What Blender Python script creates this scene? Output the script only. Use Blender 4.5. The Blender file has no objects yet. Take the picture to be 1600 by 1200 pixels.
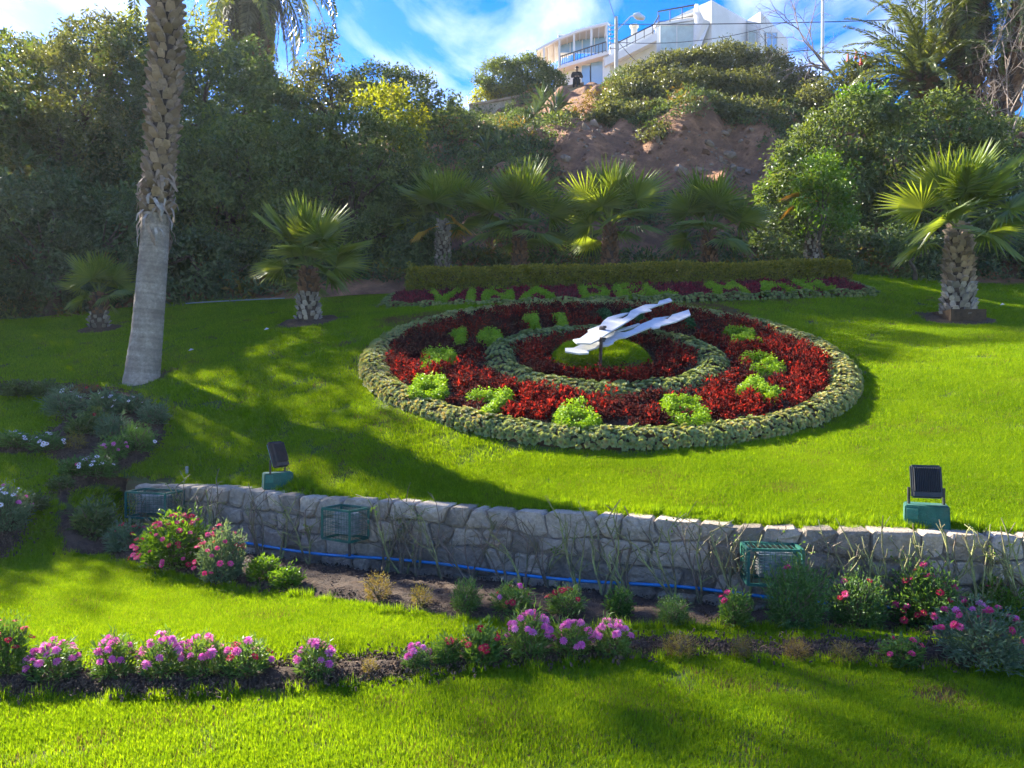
import bpy, bmesh, math, random
import numpy as np
from mathutils import Vector, Matrix, Euler

rng = np.random.default_rng(7)
random.seed(7)
SC = bpy.context.scene
COL = SC.collection
R = math.radians

# ------------------------------------------------------------------ camera, sky, sun, exposure
cam_d = bpy.data.cameras.new('camera')
cam = bpy.data.objects.new('camera', cam_d); COL.objects.link(cam)
cam.location = (0, 0, 1.6); cam.rotation_euler = (R(90), 0, 0)
cam_d.sensor_width = 36; cam_d.lens = 27; cam_d.clip_start = 0.05; cam_d.clip_end = 2000
SC.camera = cam
SUN_AZ, SUN_EL = 48.0, 31.0            # degrees left of the view axis, height
SUNV = np.array([-math.sin(R(SUN_AZ)) * math.cos(R(SUN_EL)), math.cos(R(SUN_AZ)) * math.cos(R(SUN_EL)), math.sin(R(SUN_EL))])
world = bpy.data.worlds.new('World'); SC.world = world; world.use_nodes = True
wn = world.node_tree; wn.nodes.clear()
def wnode(t, **k):
    n = wn.nodes.new(t)
    for a, b in k.items(): setattr(n, a, b)
    return n
sky = wnode('ShaderNodeTexSky', sky_type='NISHITA', sun_disc=False, sun_elevation=R(SUN_EL), sun_rotation=R(-SUN_AZ),
            altitude=0, air_density=1.0, dust_density=0.25, ozone_density=3.0)
geo = wnode('ShaderNodeTexCoord')
sep = wnode('ShaderNodeSeparateXYZ'); wn.links.new(geo.outputs['Generated'], sep.inputs[0])
zc = wnode('ShaderNodeMath', operation='MAXIMUM'); zc.inputs[1].default_value = 0.05; wn.links.new(sep.outputs[2], zc.inputs[0])
dv = wnode('ShaderNodeVectorMath', operation='DIVIDE'); wn.links.new(geo.outputs['Generated'], dv.inputs[0])
cb = wnode('ShaderNodeCombineXYZ')
for i in range(3): wn.links.new(zc.outputs[0], cb.inputs[i])
wn.links.new(cb.outputs[0], dv.inputs[1])
mp = wnode('ShaderNodeMapping'); mp.inputs['Rotation'].default_value = (0, 0, R(-55)); mp.inputs['Scale'].default_value = (1.0, 0.5, 1)
mp.inputs['Location'].default_value = (0.35, 0.2, 0)
wn.links.new(dv.outputs[0], mp.inputs[0])
nz = wnode('ShaderNodeTexNoise'); nz.inputs['Scale'].default_value = 2.6; nz.inputs['Detail'].default_value = 9
nz.inputs['Roughness'].default_value = 0.56; nz.inputs['Distortion'].default_value = 0.35
wn.links.new(mp.outputs[0], nz.inputs['Vector'])
rp = wnode('ShaderNodeMapRange'); rp.inputs['From Min'].default_value = 0.48; rp.inputs['From Max'].default_value = 0.85
wn.links.new(nz.outputs[0], rp.inputs[0])
hs = wnode('ShaderNodeHueSaturation'); hs.inputs['Saturation'].default_value = 1.5; hs.inputs['Hue'].default_value = 0.522; wn.links.new(sky.outputs[0], hs.inputs['Color'])
mxc = wnode('ShaderNodeMix', data_type='RGBA'); mxc.inputs['B'].default_value = (5.0, 5.3, 5.7, 1)
wn.links.new(rp.outputs[0], mxc.inputs['Factor']); wn.links.new(hs.outputs[0], mxc.inputs['A'])
bg = wnode('ShaderNodeBackground'); bg.inputs['Strength'].default_value = 0.063
wn.links.new(mxc.outputs['Result'], bg.inputs[0])
wo = wnode('ShaderNodeOutputWorld'); wn.links.new(bg.outputs[0], wo.inputs[0])
sl = bpy.data.lights.new('sun', 'SUN'); sl.energy = 3.9; sl.angle = R(0.53); sl.color = (1.0, 0.93, 0.80)
sun = bpy.data.objects.new('sun', sl); COL.objects.link(sun)
sun.rotation_euler = Vector(-SUNV).to_track_quat('-Z', 'Y').to_euler(); sun.location = (-20, 15, 30)
SC.view_settings.view_transform = 'Standard'; SC.view_settings.look = 'None'
SC.view_settings.gamma = 1.0; SC.view_settings.use_curve_mapping = False
SC.view_settings.exposure = 2.62
SC.render.engine = 'CYCLES'
SC.cycles.use_denoising = True
SC.cycles.max_bounces = 4; SC.cycles.diffuse_bounces = 2; SC.cycles.transmission_bounces = 3; SC.cycles.use_adaptive_sampling = True; SC.cycles.adaptive_threshold = 0.02; SC.cycles.glossy_bounces = 2
SC.cycles.caustics_reflective = False; SC.cycles.caustics_refractive = False
SC.cycles.sample_clamp_indirect = 6

# ------------------------------------------------------------------ helpers
def P(px, py, Y): return np.array([(px - 800) / 1200 * Y, Y, 1.6 + (600 - py) / 1200 * Y])
def proj(p):
    p = np.asarray(p, float); y = np.maximum(p[..., 1], 0.05)
    return 800 + p[..., 0] / y * 1200, 600 - (p[..., 2] - 1.6) / y * 1200
def sstep(a, b, x):
    t = np.clip((np.asarray(x, float) - a) / (b - a), 0, 1); return t * t * (3 - 2 * t)
def unit(v):
    v = np.asarray(v, float); return v / np.maximum(np.linalg.norm(v, axis=-1, keepdims=True), 1e-9)
def tag(o, label=None, cat=None, group=None, kind=None):
    if label: o['label'] = label
    if cat: o['category'] = cat
    if group: o['group'] = group
    if kind: o['kind'] = kind
    return o
def empty(name, loc=(0, 0, 0), rot=(0, 0, 0)):
    o = bpy.data.objects.new(name, None); COL.objects.link(o); o.location = tuple(loc); o.rotation_euler = rot
    o.empty_display_size = 0.2
    return o
def inst(name, mesh, parent=None, loc=(0, 0, 0), rot=(0, 0, 0), scale=1.0):
    o = bpy.data.objects.new(name, mesh); COL.objects.link(o)
    if parent is not None: o.parent = parent
    o.location = tuple(loc)
    if isinstance(rot, Matrix): o.rotation_euler = rot.to_euler()
    else: o.rotation_euler = rot
    o.scale = (scale,) * 3 if np.isscalar(scale) else scale
    return o
class MB:
    def __init__(s): s.V = []; s.F = []; s.n = 0
    def add(s, V, F, tint=0.5, mi=0):
        V = np.asarray(V, float).reshape(-1, 3); F = np.asarray(F, int)
        t = np.broadcast_to(np.asarray(tint, float), (len(F),))
        s.V.append(V); s.F.append((F + s.n, t, np.full(len(F), mi))); s.n += len(V); return s
    def poly(s, V, tint=0.5, mi=0): return s.add(V, [list(range(len(V)))], tint, mi)
    def box(s, c, size, M=None, tint=0.5, mi=0):
        h = np.array(size) / 2
        v = np.array([[x, y, z] for x in (-1, 1) for y in (-1, 1) for z in (-1, 1)]) * h
        if M is not None: v = v @ np.array(M).T
        return s.add(v + np.array(c), [[0, 1, 3, 2], [4, 6, 7, 5], [0, 4, 5, 1], [2, 3, 7, 6], [0, 2, 6, 4], [1, 5, 7, 3]], tint, mi)
    def bar(s, a, b, w, tint=0.5, mi=0, n=4):
        return s.tube([a, b], [w / 2, w / 2], n, tint, mi)
    def tube(s, pts, rad, n=6, tint=0.5, mi=0, cap=True):
        pts = np.asarray(pts, float); m = len(pts); rad = np.broadcast_to(np.asarray(rad, float), (m,))
        T = unit(np.gradient(pts, axis=0)); up = np.array([0.0, 0, 1]) if abs(T[0][2]) < 0.9 else np.array([1.0, 0, 0])
        V = []
        for i in range(m):
            a = unit(np.cross(T[i], up)); b = np.cross(a, T[i]); up = b
            th = np.arange(n) * 2 * math.pi / n + math.pi / n
            V.append(pts[i] + rad[i] * (np.cos(th)[:, None] * a + np.sin(th)[:, None] * b))
        F = [[i * n + j, i * n + (j + 1) % n, (i + 1) * n + (j + 1) % n, (i + 1) * n + j] for i in range(m - 1) for j in range(n)]
        s.add(np.vstack(V), F, tint, mi)
        if cap:
            s.poly(V[0][::-1], tint, mi); s.poly(V[-1], tint, mi)
        return s
    def slab(s, poly, ext, tint=0.5, mi=0):
        p = np.asarray(poly, float); n = len(p); q = p + np.asarray(ext, float)
        s.add(np.vstack([p, q]), [[i, (i + 1) % n, n + (i + 1) % n, n + i] for i in range(n)], tint, mi)
        s.poly(p[::-1], tint, mi); s.poly(q, tint, mi); return s
    def mesh(s, name, mats, smooth=False, origin=(0, 0, 0)):
        me = bpy.data.meshes.new(name)
        V = np.vstack(s.V) - np.asarray(origin, float)
        me.vertices.add(len(V)); me.vertices.foreach_set('co', V.ravel())
        idx = np.concatenate([f.ravel() for f, _, _ in s.F]); cnt = np.concatenate([np.full(len(f), f.shape[1]) for f, _, _ in s.F])
        st = np.concatenate([[0], np.cumsum(cnt)[:-1]])
        me.loops.add(len(idx)); me.loops.foreach_set('vertex_index', idx.astype(np.int32))
        me.polygons.add(len(cnt)); me.polygons.foreach_set('loop_start', st.astype(np.int32))
        me.polygons.foreach_set('material_index', np.concatenate([m for _, _, m in s.F]).astype(np.int32))
        me.polygons.foreach_set('use_smooth', np.full(len(cnt), smooth))
        at = me.attributes.new('tint', 'FLOAT', 'FACE'); at.data.foreach_set('value', np.concatenate([t for _, t, _ in s.F]).astype(np.float32))
        for m in (mats if isinstance(mats, (list, tuple)) else [mats]): me.materials.append(m)
        me.update(calc_edges=True); me.validate(); return me
    def build(s, name, mats, parent=None, smooth=False, local=False):
        """vertices are in world space unless local; the object sits at the parent's origin"""
        if parent is None:
            o0 = np.vstack(s.V); o0 = np.array([o0[:, 0].mean(), o0[:, 1].mean(), o0[:, 2].min()])
            if local: o0 = np.zeros(3)
            return inst(name, s.mesh(name, mats, smooth, o0), None, o0)
        org = np.zeros(3) if local else np.array(parent.location)
        if parent.parent is not None and not local: org = org + np.array(parent.parent.location)
        return inst(name, s.mesh(name, mats, smooth, org), parent)

# ---- materials
def newmat(name):
    m = bpy.data.materials.new(name); m.use_nodes = True; m.node_tree.nodes.clear(); return m, m.node_tree
def nd(nt, t, **k):
    n = nt.nodes.new(t)
    for a, b in k.items():
        if a in n.inputs: n.inputs[a].default_value = b
        else: setattr(n, a, b)
    return n
def c4(c): return (c[0], c[1], c[2], 1)
def mat_plain(name, col, rough=0.7, var=0.25, scale=8.0, col2=None, scale2=1.2, bump=0.0, bscale=40.0, metal=0.0, spec=0.4, det=6, coord='pos'):
    m, nt = newmat(name); L = nt.links.new
    g = nd(nt, 'ShaderNodeNewGeometry'); n1 = nd(nt, 'ShaderNodeTexNoise', Scale=scale, Detail=det, Roughness=0.6); L(g.outputs['Position'], n1.inputs['Vector'])
    cr = nd(nt, 'ShaderNodeValToRGB'); e = cr.color_ramp.elements
    e[0].position = 0.3; e[1].position = 0.7
    e[0].color = c4([c * (1 - var) for c in col]); e[1].color = c4([min(1, c * (1 + var)) for c in col]); L(n1.outputs[0], cr.inputs[0])
    out = cr.outputs[0]
    if col2 is not None:
        n2 = nd(nt, 'ShaderNodeTexNoise', Scale=scale2, Detail=5, Roughness=0.65); L(g.outputs['Position'], n2.inputs['Vector'])
        mr = nd(nt, 'ShaderNodeMapRange'); mr.inputs['From Min'].default_value = 0.45; mr.inputs['From Max'].default_value = 0.62; L(n2.outputs[0], mr.inputs[0])
        mx = nd(nt, 'ShaderNodeMix', data_type='RGBA'); mx.inputs['B'].default_value = c4(col2); L(mr.outputs[0], mx.inputs['Factor']); L(out, mx.inputs['A']); out = mx.outputs['Result']
    at = nd(nt, 'ShaderNodeAttribute', attribute_name='tint'); ma = nd(nt, 'ShaderNodeMath', operation='MULTIPLY_ADD'); ma.inputs[1].default_value = 0.6; ma.inputs[2].default_value = 0.7
    L(at.outputs['Fac'], ma.inputs[0])
    hv = nd(nt, 'ShaderNodeHueSaturation'); L(ma.outputs[0], hv.inputs['Value']); L(out, hv.inputs['Color'])
    b = nd(nt, 'ShaderNodeBsdfPrincipled', Roughness=rough, Metallic=metal); b.inputs['Specular IOR Level'].default_value = spec
    L(hv.outputs[0], b.inputs['Base Color'])
    if bump > 0:
        n3 = nd(nt, 'ShaderNodeTexNoise', Scale=bscale, Detail=8, Roughness=0.65); L(g.outputs['Position'], n3.inputs['Vector'])
        bp = nd(nt, 'ShaderNodeBump', Strength=bump, Distance=0.25 if name == 'clay' else 0.03); L(n3.outputs[0], bp.inputs['Height']); L(bp.outputs[0], b.inputs['Normal'])
    o = nd(nt, 'ShaderNodeOutputMaterial'); L(b.outputs[0], o.inputs[0]); return m
def mat_leaf(name, cols, trans=0.45, rough=0.45, spec=0.35, tcol=None, patch=None, pscale=0.8, objrand=0.0):
    """cols: list of colours over the leaf's own random tint; light also passes through the leaf"""
    m, nt = newmat(name); L = nt.links.new
    at = nd(nt, 'ShaderNodeAttribute', attribute_name='tint'); fac = at.outputs['Fac']
    if objrand > 0:
        oi = nd(nt, 'ShaderNodeObjectInfo'); mm = nd(nt, 'ShaderNodeMath', operation='MULTIPLY_ADD'); mm.inputs[1].default_value = objrand; L(oi.outputs['Random'], mm.inputs[0]); L(fac, mm.inputs[2]); fac = mm.outputs[0]
        m2 = nd(nt, 'ShaderNodeMath', operation='SUBTRACT'); m2.inputs[1].default_value = objrand / 2; L(fac, m2.inputs[0]); fac = m2.outputs[0]
    if patch is not None:
        g = nd(nt, 'ShaderNodeNewGeometry'); n1 = nd(nt, 'ShaderNodeTexNoise', Scale=pscale, Detail=4, Roughness=0.6); L(g.outputs['Position'], n1.inputs['Vector'])
        mm = nd(nt, 'ShaderNodeMath', operation='MULTIPLY_ADD'); mm.inputs[1].default_value = patch; L(n1.outputs[0], mm.inputs[0])
        m2 = nd(nt, 'ShaderNodeMath', operation='SUBTRACT'); m2.inputs[1].default_value = patch / 2; L(fac, m2.inputs[0]); L(m2.outputs[0], mm.inputs[2]); fac = mm.outputs[0]
    cr = nd(nt, 'ShaderNodeValToRGB'); el = cr.color_ramp.elements
    el[0].position = 0; el[0].color = c4(cols[0]); el[1].position = 1; el[1].color = c4(cols[-1])
    for i in range(1, len(cols) - 1): el.new(i / (len(cols) - 1)).color = c4(cols[i])
    L(fac, cr.inputs[0])
    b = nd(nt, 'ShaderNodeBsdfPrincipled', Roughness=rough); b.inputs['Specular IOR Level'].default_value = spec; L(cr.outputs[0], b.inputs['Base Color'])
    t = nd(nt, 'ShaderNodeBsdfTranslucent')
    mx = nd(nt, 'ShaderNodeMix', data_type='RGBA', blend_type='MULTIPLY'); mx.inputs['Factor'].default_value = 1
    mx.inputs['B'].default_value = c4(tcol or (1.9, 1.7, 0.6)); L(cr.outputs[0], mx.inputs['A']); L(mx.outputs['Result'], t.inputs['Color'])
    ms = nd(nt, 'ShaderNodeMixShader'); ms.inputs[0].default_value = trans; L(b.outputs[0], ms.inputs[1]); L(t.outputs[0], ms.inputs[2])
    o = nd(nt, 'ShaderNodeOutputMaterial'); L(ms.outputs[0], o.inputs[0]); return m
def mat_glass(name, col=(0.25, 0.42, 0.6)):
    m, nt = newmat(name); b = nd(nt, 'ShaderNodeBsdfPrincipled', Roughness=0.06, Metallic=0.0); b.inputs['Base Color'].default_value = c4(col); b.inputs['Specular IOR Level'].default_value = 1.0
    o = nd(nt, 'ShaderNodeOutputMaterial'); nt.links.new(b.outputs[0], o.inputs[0]); return m

M = {}
M['turf'] = mat_plain('turf', (0.06, 0.085, 0.014), 0.95, 0.35, 14, (0.075, 0.06, 0.022), 1.5, 0.6, 60)
M['soil'] = mat_plain('soil', (0.065, 0.04, 0.022), 0.95, 0.5, 22, (0.10, 0.064, 0.036), 5, 1.0, 55)
M['clay'] = mat_plain('clay', (0.40, 0.20, 0.10), 0.95, 0.45, 3.0, (0.25, 0.13, 0.07), 1.3, 1.0, 9, det=10)
M['stone'] = mat_plain('stone', (0.45, 0.365, 0.265), 0.88, 0.3, 30, (0.30, 0.245, 0.18), 3.5, 1.0, 45, det=9)
M['mortar'] = mat_plain('mortar', (0.24, 0.20, 0.155), 0.95, 0.3, 25, None, 1, 0.8, 60)
M['grass'] = mat_leaf('grass', [(0.078, 0.165, 0.012), (0.145, 0.268, 0.014), (0.225, 0.345, 0.02)], 0.5, 0.7, 0.0, (1.85, 1.5, 0.22), 1.1, 0.8)
M['dry_grass'] = mat_leaf('dry_grass', [(0.13, 0.085, 0.045), (0.20, 0.13, 0.065), (0.15, 0.12, 0.03)], 0.3, 0.9, 0.0, (1.2, 1.0, 0.6))
M['tree_dark'] = mat_leaf('tree_dark', [(0.05, 0.075, 0.042), (0.085, 0.125, 0.06), (0.13, 0.17, 0.07)], 0.28, 0.5, 0.35, (1.7, 1.7, 0.5), 0.5, 0.5)
M['tree_mid'] = mat_leaf('tree_mid', [(0.06, 0.085, 0.036), (0.10, 0.145, 0.05), (0.165, 0.20, 0.055)], 0.32, 0.5, 0.35, (1.8, 1.7, 0.45), 0.5, 0.5)
M['tree_olive'] = mat_leaf('tree_olive', [(0.055, 0.068, 0.028), (0.10, 0.118, 0.045), (0.16, 0.165, 0.07)], 0.35, 0.38, 0.5, (2.0, 1.8, 0.6), 0.5, 0.35)
M['leaf_bright'] = mat_leaf('leaf_bright', [(0.05, 0.11, 0.015), (0.09, 0.18, 0.02), (0.16, 0.24, 0.03)], 0.4, 0.4, 0.45, (2.0, 1.8, 0.4))
M['leaf_yellow'] = mat_leaf('leaf_yellow', [(0.12, 0.16, 0.015), (0.22, 0.26, 0.02), (0.32, 0.30, 0.03)], 0.45, 0.45, 0.3, (1.8, 1.6, 0.4))
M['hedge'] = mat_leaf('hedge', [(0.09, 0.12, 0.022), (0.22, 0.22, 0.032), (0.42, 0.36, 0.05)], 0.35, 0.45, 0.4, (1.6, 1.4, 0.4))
M['lime'] = mat_leaf('lime', [(0.12, 0.26, 0.015), (0.22, 0.38, 0.02), (0.33, 0.46, 0.03)], 0.4, 0.5, 0.3, (1.4, 1.25, 0.4))
M['deep_green'] = mat_leaf('deep_green', [(0.015, 0.07, 0.02), (0.02, 0.10, 0.03), (0.03, 0.13, 0.035)], 0.35, 0.5, 0.3, (1.4, 1.6, 0.5))
M['maroon'] = mat_leaf('maroon', [(0.042, 0.016, 0.016), (0.10, 0.024, 0.018), (0.30, 0.04, 0.026)], 0.38, 0.7, 0.05, (2.0, 0.8, 0.6), 1.0, 1.1)
M['maroon_shade'] = mat_leaf('maroon_shade', [(0.030, 0.016, 0.018), (0.055, 0.022, 0.022), (0.10, 0.035, 0.025)], 0.35, 0.7, 0.05, (1.8, 0.9, 0.7), 0.6, 1.1)  # darker twin of maroon, shade put into the leaf colour
M['magenta_leaf'] = mat_leaf('magenta_leaf', [(0.06, 0.012, 0.022), (0.14, 0.016, 0.035), (0.26, 0.02, 0.05)], 0.42, 0.4, 0.4, (1.9, 0.9, 0.9), 0.7, 1.5)
M['succulent'] = mat_leaf('succulent', [(0.18, 0.24, 0.11), (0.30, 0.36, 0.15), (0.46, 0.38, 0.18)], 0.25, 0.6, 0.2, (1.6, 1.4, 0.45), 0.5, 2.5, objrand=0.5)
M['fan'] = mat_leaf('fan', [(0.11, 0.16, 0.055), (0.16, 0.225, 0.065), (0.22, 0.275, 0.065)], 0.5, 0.4, 0.4, (1.9, 1.7, 0.3), objrand=0.5)
M['fan_dry'] = mat_leaf('fan_dry', [(0.35, 0.22, 0.03), (0.45, 0.30, 0.04), (0.30, 0.17, 0.05)], 0.4, 0.6, 0.3, (1.5, 1.2, 0.4))
M['date'] = mat_leaf('date', [(0.05, 0.075, 0.02), (0.09, 0.12, 0.03), (0.14, 0.16, 0.045)], 0.35, 0.38, 0.5, (1.8, 1.6, 0.5), objrand=0.5)
M['date_dry'] = mat_leaf('date_dry', [(0.06, 0.06, 0.035), (0.10, 0.095, 0.05), (0.14, 0.13, 0.07)], 0.3, 0.6, 0.3, (1.3, 1.2, 0.7), objrand=0.4)
M['daisy_leaf'] = mat_leaf('daisy_leaf', [(0.055, 0.11, 0.03), (0.09, 0.175, 0.042), (0.15, 0.225, 0.055)], 0.35, 0.5, 0.3, (1.8, 1.7, 0.5), objrand=0.4)
M['dusty_leaf'] = mat_leaf('dusty_leaf', [(0.07, 0.12, 0.065), (0.12, 0.18, 0.095), (0.20, 0.25, 0.14)], 0.3, 0.55, 0.3, (1.6, 1.5, 0.7), objrand=0.4)
M['dry_leaf'] = mat_leaf('dry_leaf', [(0.16, 0.10, 0.035), (0.22, 0.17, 0.04), (0.14, 0.17, 0.03)], 0.35, 0.6, 0.2, (1.5, 1.3, 0.5), objrand=0.4)
M['pink'] = mat_leaf('pink', [(0.70, 0.14, 0.42), (0.80, 0.22, 0.54), (0.86, 0.42, 0.66)], 0.45, 0.6, 0.2, (1.2, 1.0, 1.2), objrand=0.6)
M['crimson'] = mat_leaf('crimson', [(0.30, 0.01, 0.03), (0.48, 0.02, 0.05), (0.6, 0.04, 0.08)], 0.35, 0.6, 0.2, (1.3, 1.0, 1.0), objrand=0.6)
M['rosepink'] = mat_leaf('rosepink', [(0.58, 0.03, 0.13), (0.70, 0.06, 0.22), (0.75, 0.16, 0.32)], 0.35, 0.6, 0.2, (1.2, 1.0, 1.0), objrand=0.7)
M['white_petal'] = mat_leaf('white_petal', [(0.72, 0.66, 0.72), (0.8, 0.74, 0.78), (0.82, 0.8, 0.8)], 0.3, 0.6, 0.2, (1.0, 1.0, 1.0), objrand=0.6)
M['petal_eye'] = mat_plain('petal_eye', (0.35, 0.16, 0.05), 0.8, 0.2)
M['bark'] = mat_plain('bark', (0.10, 0.075, 0.055), 0.95, 0.35, 18, None, 1, 0.9, 40)
M['palm_bark'] = mat_plain('palm_bark', (0.36, 0.30, 0.24), 0.95, 0.3, 26, (0.26, 0.21, 0.165), 4, 0.9, 60)
M['boot_core_shade'] = mat_plain('boot_core_shade', (0.07, 0.05, 0.038), 0.95, 0.4, 20, None, 1, 0.9, 60)  # dark trunk core paints the shade in the gaps between leaf bases
M['boot'] = mat_plain('boot', (0.36, 0.265, 0.19), 0.9, 0.35, 20, (0.27, 0.19, 0.13), 5, 0.7, 60)
M['boot_red'] = mat_plain('boot_red', (0.26, 0.14, 0.08), 0.9, 0.35, 20, (0.16, 0.09, 0.055), 5, 0.7, 60)
M['boot_grey'] = mat_plain('boot_grey', (0.38, 0.33, 0.28), 0.9, 0.3, 20, (0.24, 0.21, 0.18), 5, 0.7, 60)
M['cane'] = mat_plain('cane', (0.30, 0.30, 0.10), 0.7, 0.3, 30, (0.16, 0.12, 0.07), 9, 0.4, 80)
M['cane_brown'] = mat_plain('cane_brown', (0.20, 0.14, 0.10), 0.85, 0.3, 30, (0.17, 0.16, 0.07), 9, 0.5, 80)
M['twig'] = mat_plain('twig', (0.26, 0.20, 0.16), 0.9, 0.3, 10)
M['white_paint'] = mat_plain('white_paint', (0.78, 0.78, 0.77), 0.42, 0.08, 9, (0.62, 0.62, 0.59), 3.5, 0.1, 30)
M['house_white'] = mat_plain('house_white', (0.80, 0.79, 0.77), 0.85, 0.05, 1.5, (0.72, 0.71, 0.68), 0.35)
M['house_cream'] = mat_plain('house_cream', (0.66, 0.60, 0.48), 0.8, 0.06, 1.5)
M['rail'] = mat_plain('rail', (0.03, 0.03, 0.035), 0.5, 0.1)
M['glass'] = mat_glass('glass')
M['curtain'] = mat_plain('curtain', (0.50, 0.60, 0.58), 0.7, 0.12, 3)
M['green_metal'] = mat_plain('green_metal', (0.015, 0.11, 0.075), 0.5, 0.25, 20, (0.03, 0.085, 0.06), 6, 0.2, 60)
M['green_concrete'] = mat_plain('green_concrete', (0.03, 0.16, 0.115), 0.75, 0.2, 18, (0.06, 0.15, 0.11), 6, 0.5, 70)
M['black_metal'] = mat_plain('black_metal', (0.025, 0.027, 0.03), 0.4, 0.25, 30, (0.05, 0.048, 0.045), 7)
M['rust_metal'] = mat_plain('rust_metal', (0.075, 0.05, 0.045), 0.6, 0.3, 20, (0.05, 0.045, 0.045), 7)
M['lamp_grey'] = mat_plain('lamp_grey', (0.30, 0.30, 0.29), 0.6, 0.3, 40, (0.14, 0.14, 0.13), 12)
M['blue_pipe'] = mat_plain('blue_pipe', (0.015, 0.22, 0.55), 0.4, 0.12, 12, (0.05, 0.22, 0.42), 7)
M['grey_pipe'] = mat_plain('grey_pipe', (0.25, 0.30, 0.33), 0.5, 0.1)
M['pole'] = mat_plain('pole', (0.42, 0.41, 0.39), 0.8, 0.15, 6)
M['mast'] = mat_plain('mast', (0.62, 0.64, 0.66), 0.5, 0.08, 6)
M['skin'] = mat_plain('skin', (0.45, 0.28, 0.2), 0.6, 0.08)
M['black_cloth'] = mat_plain('black_cloth', (0.018, 0.018, 0.02), 0.9, 0.2)
M['hair'] = mat_plain('hair', (0.015, 0.012, 0.01), 0.7, 0.2)
M['rock'] = mat_plain('rock', (0.40, 0.29, 0.20), 0.9, 0.25, 6, (0.28, 0.18, 0.11), 3, 0.8, 14)
M['red_flower'] = mat_plain('red_flower', (0.55, 0.03, 0.03), 0.6, 0.2)
M['aloe'] = mat_leaf('aloe', [(0.06, 0.095, 0.045), (0.10, 0.145, 0.07), (0.16, 0.19, 0.09)], 0.15, 0.45, 0.5, (1.3, 1.3, 0.6))
M['chip'] = mat_plain('chip', (0.12, 0.078, 0.045), 0.95, 0.5, 9, (0.06, 0.038, 0.022), 30)

# ---- scatter of small plants that nobody could count: one object, points carrying copies of a few tufts
def scatter(name, pts, rot, scl, idx, protos, label, cat):
    me = bpy.data.meshes.new(name + '_points'); pts = np.asarray(pts, float)
    me.vertices.add(len(pts)); me.vertices.foreach_set('co', pts.ravel())
    a = me.attributes.new('rot', 'FLOAT_VECTOR', 'POINT'); a.data.foreach_set('vector', np.asarray(rot, np.float32).ravel())
    a = me.attributes.new('scl', 'FLOAT', 'POINT'); a.data.foreach_set('value', np.asarray(scl, np.float32))
    a = me.attributes.new('pick', 'INT', 'POINT'); a.data.foreach_set('value', np.asarray(idx, np.int32))
    o = bpy.data.objects.new(name, me); COL.objects.link(o)
    ng = bpy.data.node_groups.new(name + '_nodes', 'GeometryNodeTree')
    ng.interface.new_socket('Geometry', in_out='INPUT', socket_type='NodeSocketGeometry'); ng.interface.new_socket('Geometry', in_out='OUTPUT', socket_type='NodeSocketGeometry')
    gi = ng.nodes.new('NodeGroupInput'); go = ng.nodes.new('NodeGroupOutput'); L = ng.links.new
    g2i = ng.nodes.new('GeometryNodeGeometryToInstance')
    for p in reversed(protos):
        oi = ng.nodes.new('GeometryNodeObjectInfo'); oi.inputs['Object'].default_value = p; L(oi.outputs['Geometry'], g2i.inputs[0])
    iop = ng.nodes.new('GeometryNodeInstanceOnPoints'); L(gi.outputs[0], iop.inputs['Points']); L(g2i.outputs[0], iop.inputs['Instance'])
    iop.inputs['Pick Instance'].default_value = True
    def na(nm, t):
        n = ng.nodes.new('GeometryNodeInputNamedAttribute'); n.data_type = t; n.inputs['Name'].default_value = nm; return n.outputs['Attribute']
    L(na('pick', 'INT'), iop.inputs['Instance Index']); L(na('scl', 'FLOAT'), iop.inputs['Scale'])
    e2r = ng.nodes.new('FunctionNodeEulerToRotation'); L(na('rot', 'FLOAT_VECTOR'), e2r.inputs[0]); L(e2r.outputs[0], iop.inputs['Rotation'])
    L(iop.outputs[0], go.inputs[0])
    md = o.modifiers.new('scatter', 'NODES'); md.node_group = ng
    tag(o, label, cat, kind='stuff'); return o
def proto(name, mb, mat):
    return bpy.data.objects.new(name, mb.mesh(name, mat))
def norm_eulers(N, spin):
    """eulers that stand z on each normal and spin about it"""
    out = np.zeros((len(N), 3))
    for i in range(len(N)):
        q = Vector(N[i]).to_track_quat('Z', 'Y').to_matrix() @ Matrix.Rotation(spin[i], 3, 'Z')
        out[i] = q.to_euler()
    return out

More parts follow.
